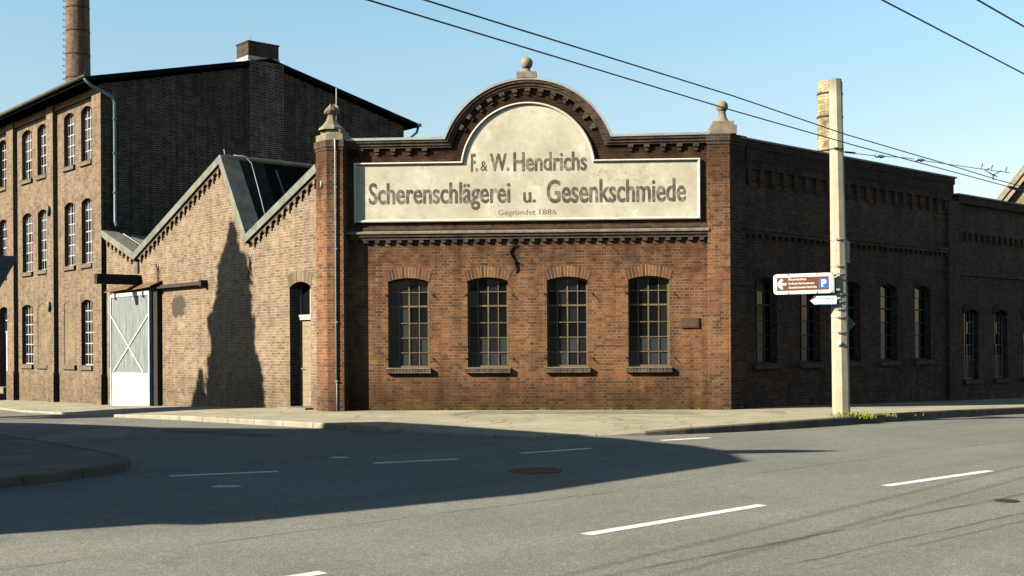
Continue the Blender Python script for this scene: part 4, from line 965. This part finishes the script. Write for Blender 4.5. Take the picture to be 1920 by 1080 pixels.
# small pointed route sign
SP = tag(empty('route_sign', (7.27, 26.86, 2.555), R(-12)), 'small pointed white and pale blue route sign below the brown sign on the pole', 'sign')
SP.scale = (.8, 1, 1)
mb = MB(); lp = [(-.72,.09),(-.60,.0),(0,.0),(0,.19),(-.60,.19)]; plate(mb, lp, 0, .02); bd = mb.build('board', M['white'], SP)
mb = MB(); plate(mb, [(-.715,.095),(-.60,.186),(-.55,.186),(-.62,.13)], -.003, -.001); plate(mb, [(-.57,.0),(-.555,.0),(-.555,.19),(-.57,.19)], -.003,-.001); mb.build('tip_marking', M['black'], bd)
mb = MB()
for a, c in ((-.46,-.38),(-.33,-.17),(-.14,-.05)): plate(mb, [(a,.12),(c,.12),(c,.155),(a,.155)], -.003, -.001)
plate(mb, [(-.53,.0),(.0,.0),(.0,.02),(-.53,.02)], -.003, -.001); mb.build('blue_print', M['paleblue'], bd)
# signs facing the other way, seen edge-on / from behind
SB = tag(empty('side_sign', (7.60, 27.22, 3.52), R(62)), 'narrow grey sign plate seen nearly edge-on high on the right of the pole', 'sign')
mb = MB(); plate(mb, rrect(-.08,.34,0,.50,.03), 0, .02); mb.build('board', M['signback'], SB)
mb = MB(); mb.box(-.12,.0,.021,.05,.08,.11); mb.box(-.12,.0,.021,.05,.38,.41); mb.build('bracket', M['conductor'], SB)
SDm = tag(empty('diamond_sign', (7.62, 27.24, 2.12), R(20)), 'dark back of a diamond-shaped sign sticking out right of the pole', 'sign')
mb = MB(); plate(mb, [(-.2,.0),(0,-.2),(.22,.0),(0,.2)], 0, .018); mb.build('board', M['signback'], SDm)
mb = MB(); mb.lathe([(.004,-.004),(.018,-.004),(.018,.0),(.004,.0)], n=10); k_ = mb.build('reflector', M['white'], SDm, (.185,-.002,0)); k_.rotation_euler = (R(90),0,0)
# give-way sign whose corner shows at the left edge
TS = tag(empty('traffic_sign', (-7.45, 17.0, S(-7.45,17))), 'dark back of a triangular give-way sign cut off by the left edge', 'traffic sign')
mb = MB(); mb.tube([(0,.05,-.2),(0,.05,3.05)], .035, 10); mb.build('post', M['signback'], TS)
mb = MB(); h_ = .79; tri = [(0,2.98-h_),(.455,2.98-.02),(.43,2.98),(-.43,2.98),(-.455,2.98-.02)]; plate(mb, tri, 0, .012); mb.build('board', M['signback'], TS)
mb = MB(); mb.box(-.3,.3,-.02,-.001,2.8,2.84); mb.build('stiffener', M['signback'], TS)

# ================================================================== overhead trolley wires (all about 5.6 m up)
def wire(name, pts, label, r=.011, group='overhead contact wires'):
    P = [Vector(p) for p in pts]; out = []
    for a, c in zip(P, P[1:]):
        for k in range(6): out.append(a+(c-a)*k/6)
    mb = MB(); mb.tube(out+[P[-1]], r, 6); return tag(mb.build(name, M['cable']), label, 'wire', group)
wa = wire('contact_wire', [(-9.5,4.5,5.62),(-1.61,13.64,5.6),(3.65,20.08,5.6),(6.78,23.75,5.6),(12.7,30.4,5.6),(40,60,5.6)], 'lower wire of the near pair passing across the ball finial on the corner pillar')
mb = MB(); d_ = Vector((.665,.747,0)); p = Vector((12.55,30.25,5.6)); mb.tube([p, p+d_*.06, p+d_*1.3, p+d_*1.4], [.012,.04,.04,.012], 8); mb.build('splice', M['cable'], wa)
wb = wire('contact_wire', [(-8.7,4.5,5.62),(-.97,13.65,5.6),(3.53,19.01,5.6),(6.29,22.54,5.6),(9.46,26.21,5.6),(11.71,28.9,5.6),(13.5,30.9,5.6),(41,60,5.6)], 'upper wire of the near pair passing just above the ball finial on the corner pillar')
wire('contact_wire', [(-3,4.9,5.6),(4.27,13.76,5.6),(7.51,17.56,5.6),(34,48,5.6)], 'longer wire slanting across the top right corner of the sky')
wire('contact_wire', [(-2.2,4.3,5.6),(5.37,13.78,5.6),(6.41,14.96,5.6),(33,45,5.6)], 'short wire in the extreme top right corner of the sky')
sp = tag(empty('span_wire', (7.45,27.05,6.0)), 'thin span wire with white insulators running from the pole to the near contact wires', 'wire')
pts = [(0,0,0),(.75,.3,-.04),(1.7,.75,-.03),(2.4,1.0,-.09),(3.6,1.5,-.17),(4.6,1.95,-.22)]
mb = MB(); mb.tube(pts, .008, 5); mb.tube([(.1,.05,0),(.35,.14,-.01)], .022, 6); mb.build('cable', M['cable'], sp)
for a in (.86, 1.93):
    p = Vector((a, a*.42, -.035 if a < 1 else -.055)); d2 = Vector((.92,.38,-.03)).normalized()
    mb = MB(); mb.tube([p, p+d2*.06, p+d2*.12, p+d2*.18, p+d2*.24, p+d2*.3], [.015,.05,.03,.05,.03,.012], 10); mb.build('insulator', M['porcelain'], sp)
for p in ((3.75,1.55,-.10),(4.05,1.7,-.11),(4.45,1.85,-.14)):
    mb = MB(); mb.lathe([(.008,.06),(.045,.045),(.05,.0),(.02,-.03),(.03,-.06),(.008,-.08)], (p[0],p[1]), 10); o = mb.build('insulator', M['porcelain'], sp, (0,0,p[2]))
mb = MB(); q0 = Vector((4.12,1.75,-.30)); 
for a, c in (((-.2,0,.12),(.0,0,0)),((.2,0,.10),(0,0,0)),((0,0,0),(0,0,-.12)),((-.2,0,.12),(-.07,0,.16)),((.0,0,0),(.12,.05,-.03))): mb.tube([q0+Vector(a), q0+Vector(c)], .014, 5)
mb.build('wire_hanger', M['palebar'], sp)

# ================================================================== grass at the pole
random.seed(11); mb = MB()
for (cx, cy, rx, ry, n, hh) in ((7.55,26.72,.42,.10,420,.16),(7.9,26.9,.2,.08,120,.11),(8.55,27.4,.16,.06,80,.09),(9.1,27.8,.3,.05,50,.06),(5.3,25.0,.12,.04,25,.06),(2.6,24.4,.1,.04,16,.05), *[(F0[0]+x_*.998+.0, F0[1]-x_*.056-.03, .07, .015, 9, .05) for x_ in (.9,1.4,2.5,3.1,3.4,4.8,5.1,6.9,7.8,9.2)], *[(LP[0]+LDX*t_-.05, LP[1]+LDY*t_-.05, .10, .03, 10, .06) for t_ in (2.4,3.9,5.2,6.1,8.3,9.4)]):
    for _ in range(n):
        x = random.gauss(cx, rx*.5); y = random.gauss(cy, ry*.6); z = S(x, y)-.005; h_ = hh*random.uniform(.4,1.2); a = random.uniform(0, 6.28); wv = .006; lx, ly = random.uniform(-.09,.09), random.uniform(-.09,.09)
        dx, dy = math.cos(a)*wv, math.sin(a)*wv
        mb.face([(x-dx,y-dy,z),(x+dx,y+dy,z),(x+lx*.4+dx*.7,y+ly*.4+dy*.7,z+h_*.6),(x+lx,y+ly,z+h_)])
struct(mb.build('grass', M['grass']), 'stuff')

# ================================================================== what stands outside the left edge and throws the shadows
def tree(name, x, y, H, prof_, n, mat, label, leaf=.3, group=None):
    e = tag(empty(name, (x, y, S(x, y))), label, 'tree', group); mb = MB()
    mb.tube([(0,0,-.3),(.05,.02,H*.3),(.0,.05,H*.6),(0,0,H*.95)], [H*.022,H*.018,H*.01,.01], 8); mb.build('trunk', M['bark'], e)
    cm = MB(); tot = 0
    zs_ = [p[0] for p in prof_]
    def rad(z):
        for (z0,r0),(z1,r1) in zip(prof_, prof_[1:]):
            if z0 <= z <= z1: return r0+(r1-r0)*(z-z0)/(z1-z0)
        return 0
    rm = max(p[1] for p in prof_)
    while tot < n:
        z = random.uniform(zs_[0], zs_[-1]); r = rad(z)
        if random.random() > (r/rm)**1.3+.06: continue
        a = random.uniform(0, 6.28); lump = 1+.15*math.sin(a*3+z*2.1)+.10*math.sin(a*5-z*3.3); d = r*lump*math.sqrt(random.random())
        c = Vector((d*math.cos(a), d*math.sin(a), z)); u = Vector((random.gauss(0,1),random.gauss(0,1),random.gauss(0,1))).normalized(); v_ = u.orthogonal().normalized(); s_ = leaf*random.uniform(.6,1.3)
        cm.face([c-u*s_*.5, c+v_*s_*.3, c+u*s_*.5, c-v_*s_*.3]); tot += 1
    cm.build('crown', mat, e); return e
random.seed(5)
# the conifer's shadow lies on the shed wall
tree('conifer', -20.9, 29.45, 12.8, [(4.9,1.2),(6.6,1.6),(7.4,1.62),(8.2,1.42),(8.6,1.48),(9.3,1.36),(9.9,1.34),(10.1,1.02),(10.6,1.06),(11.0,.92),(11.85,.84),(12.0,.42),(12.5,.30),(12.9,.08)], 14000, M['leafdark'], 'tall dark conifer off to the left whose shadow falls on the shed wall', .34)
tree('conifer', -22.65, 30.9, 8.9, [(4.4,.7),(6.2,.9),(7.6,.6),(8.9,.05)], 2000, M['leafdark'], 'smaller dark conifer off to the left beside the tall one', .3)
# corner house on the left island: roof edge shaped like the edge of its shadow
HH = 7.5; k_ = HH/math.tan(SUN_EL); sxk, syk = .904*k_, .427*k_
shp = [(-12.5,5.9),(-5.02,11.74),(-4.21,12.43),(-4.13,12.62),(-3.54,12.59),(-3.07,12.31),(-2.68,12.25),(-2.05,12.73),(.25,14.47),(3.61,18.3),(3.6,19.57),(3.6,20.2),(3.2,21.3),(2.65,22.0),(2.1,23.0),(.62,24.3),(-1.1,25.75),(-2.67,26.85),(-3.46,26.65),(-4.1,26.35),(-5.6,26.45),(-7.96,27.0),(-12.77,29.9),(-20,34)]
foot = [(p[0]-sxk, p[1]-syk) for p in shp]; ref = foot[9]
bh = tag(empty('corner_house', (ref[0], ref[1], 0)), 'two-storey rendered corner house off to the left that shades the junction', 'house')
loop = [(p[0]-ref[0], p[1]-ref[1]) for p in foot]; loop = loop + [(loop[-1][0]-6, loop[-1][1]-6), (loop[0][0]-8, loop[0][1]+3)]
inn = [(p[0]-.0, p[1]) for p in scaled(loop, .965)]
mb = MB(); mb.poly(inn, -1.2, HH-.25-.12, 0, top=False); mb.build('wall', M['render'], bh)
mb = MB(); mb.poly(loop, HH-.40, HH-.12, 0, bottom=True); mb.build('roof', M['rooftile'], bh)
mb = MB()
for p, q_ in ((loop[8],loop[9]),(loop[7],loop[8])):
    a, c = Vector((*p,0)), Vector((*q_,0)); L = (c-a).length; t = (c-a)/L; nn_ = Vector((t.y,-t.x,0))
    k = .6
    while k+1.0 < L:
        for z in (.9, 4.1):
            b_ = a+t*k+nn_*-.02; mb.bar((b_.x,b_.y,z+.75),(b_.x+t.x*1.0,b_.y+t.y*1.0,z+.75), 1.5, .08, up=nn_)
        k += 2.1
mb.build('windows', M['g1'], bh)
# unseen tapering plate added at the eaves, shaped to cast the arm of shadow
lx, ly = 3.55-sxk-ref[0], 20.1-syk-ref[1]
mb = MB(); mb.poly([(lx-.9,ly-.42),(lx+1.2,ly-.30),(lx+2.05,ly-.06),(lx+1.15,ly+.22),(lx-.9,ly+.16)], HH-.30, HH-.14, 0, bottom=True); mb.build('shadow_plate', M['signback'], bh)
# houses and trees on the camera's side of the street (they fill the reflections)
def rowhouse(s0, s1, d0, d1, H, mat, label):
    o = D0*s0+N0*d0; e = tag(empty('row_house', (o.x, o.y, S(o.x,o.y)), math.atan2(.678,.735)), label, 'house', 'houses behind the viewpoint'); L = s1-s0; D = d0-d1
    mb = MB(); mb.box(0, L, -D, 0, -1, H); wl = mb.build('wall', mat, e)
    mb = MB(); 
    for ya, yb2, za, zb in ((.3,-D/2,H-.2,H+3.2),(-D/2,-D-.3,H+3.2,H-.2)):
        P = [(-.2,ya,za),(L+.2,ya,za),(L+.2,yb2,zb),(-.2,yb2,zb)]; mb.hexa(P+[(p[0],p[1],p[2]+.2) for p in P])
    mb.build('roof', M['rooftile'], e)
    k = 1.0
    while k+1.1 < L:
        for z in (1.0, 4.0):
            mb = MB(); mb.box(k, k+1.0, .002, .05, z, z+1.5, 0); mb.box(k+.08, k+.92, .051, .055, z+.08, z+1.42, 1); mb.build('window', [M['white'], M['g0']], e)
        k += 2.4
    return e
rowhouse(-26, -10, -8.2, -17, 6.5, M['render'], 'grey rendered house behind the viewpoint, farthest left of the row')
rowhouse(-9.5, 4, -8.2, -17, 7.0, M['tan2'], 'tan brick house directly behind the viewpoint')
rowhouse(4.5, 17, -8.2, -17, 6.3, M['render'], 'grey rendered house behind the viewpoint, at the right of the row')
random.seed(9)
crown = [(2.2,1.2),(4,3.0),(6.5,3.6),(8.5,2.6),(10,.4)]
for i, (s_, d_) in enumerate(((24,-9),(32,-10),(41,-9),(51,-10),(62,-9))):
    p = D0*s_+N0*d_; tree('street_tree', p.x, p.y, 9.5, crown, 2600, M['leaf'], 'leafy street tree beyond the right edge of the view', .5, 'street trees off to the right')
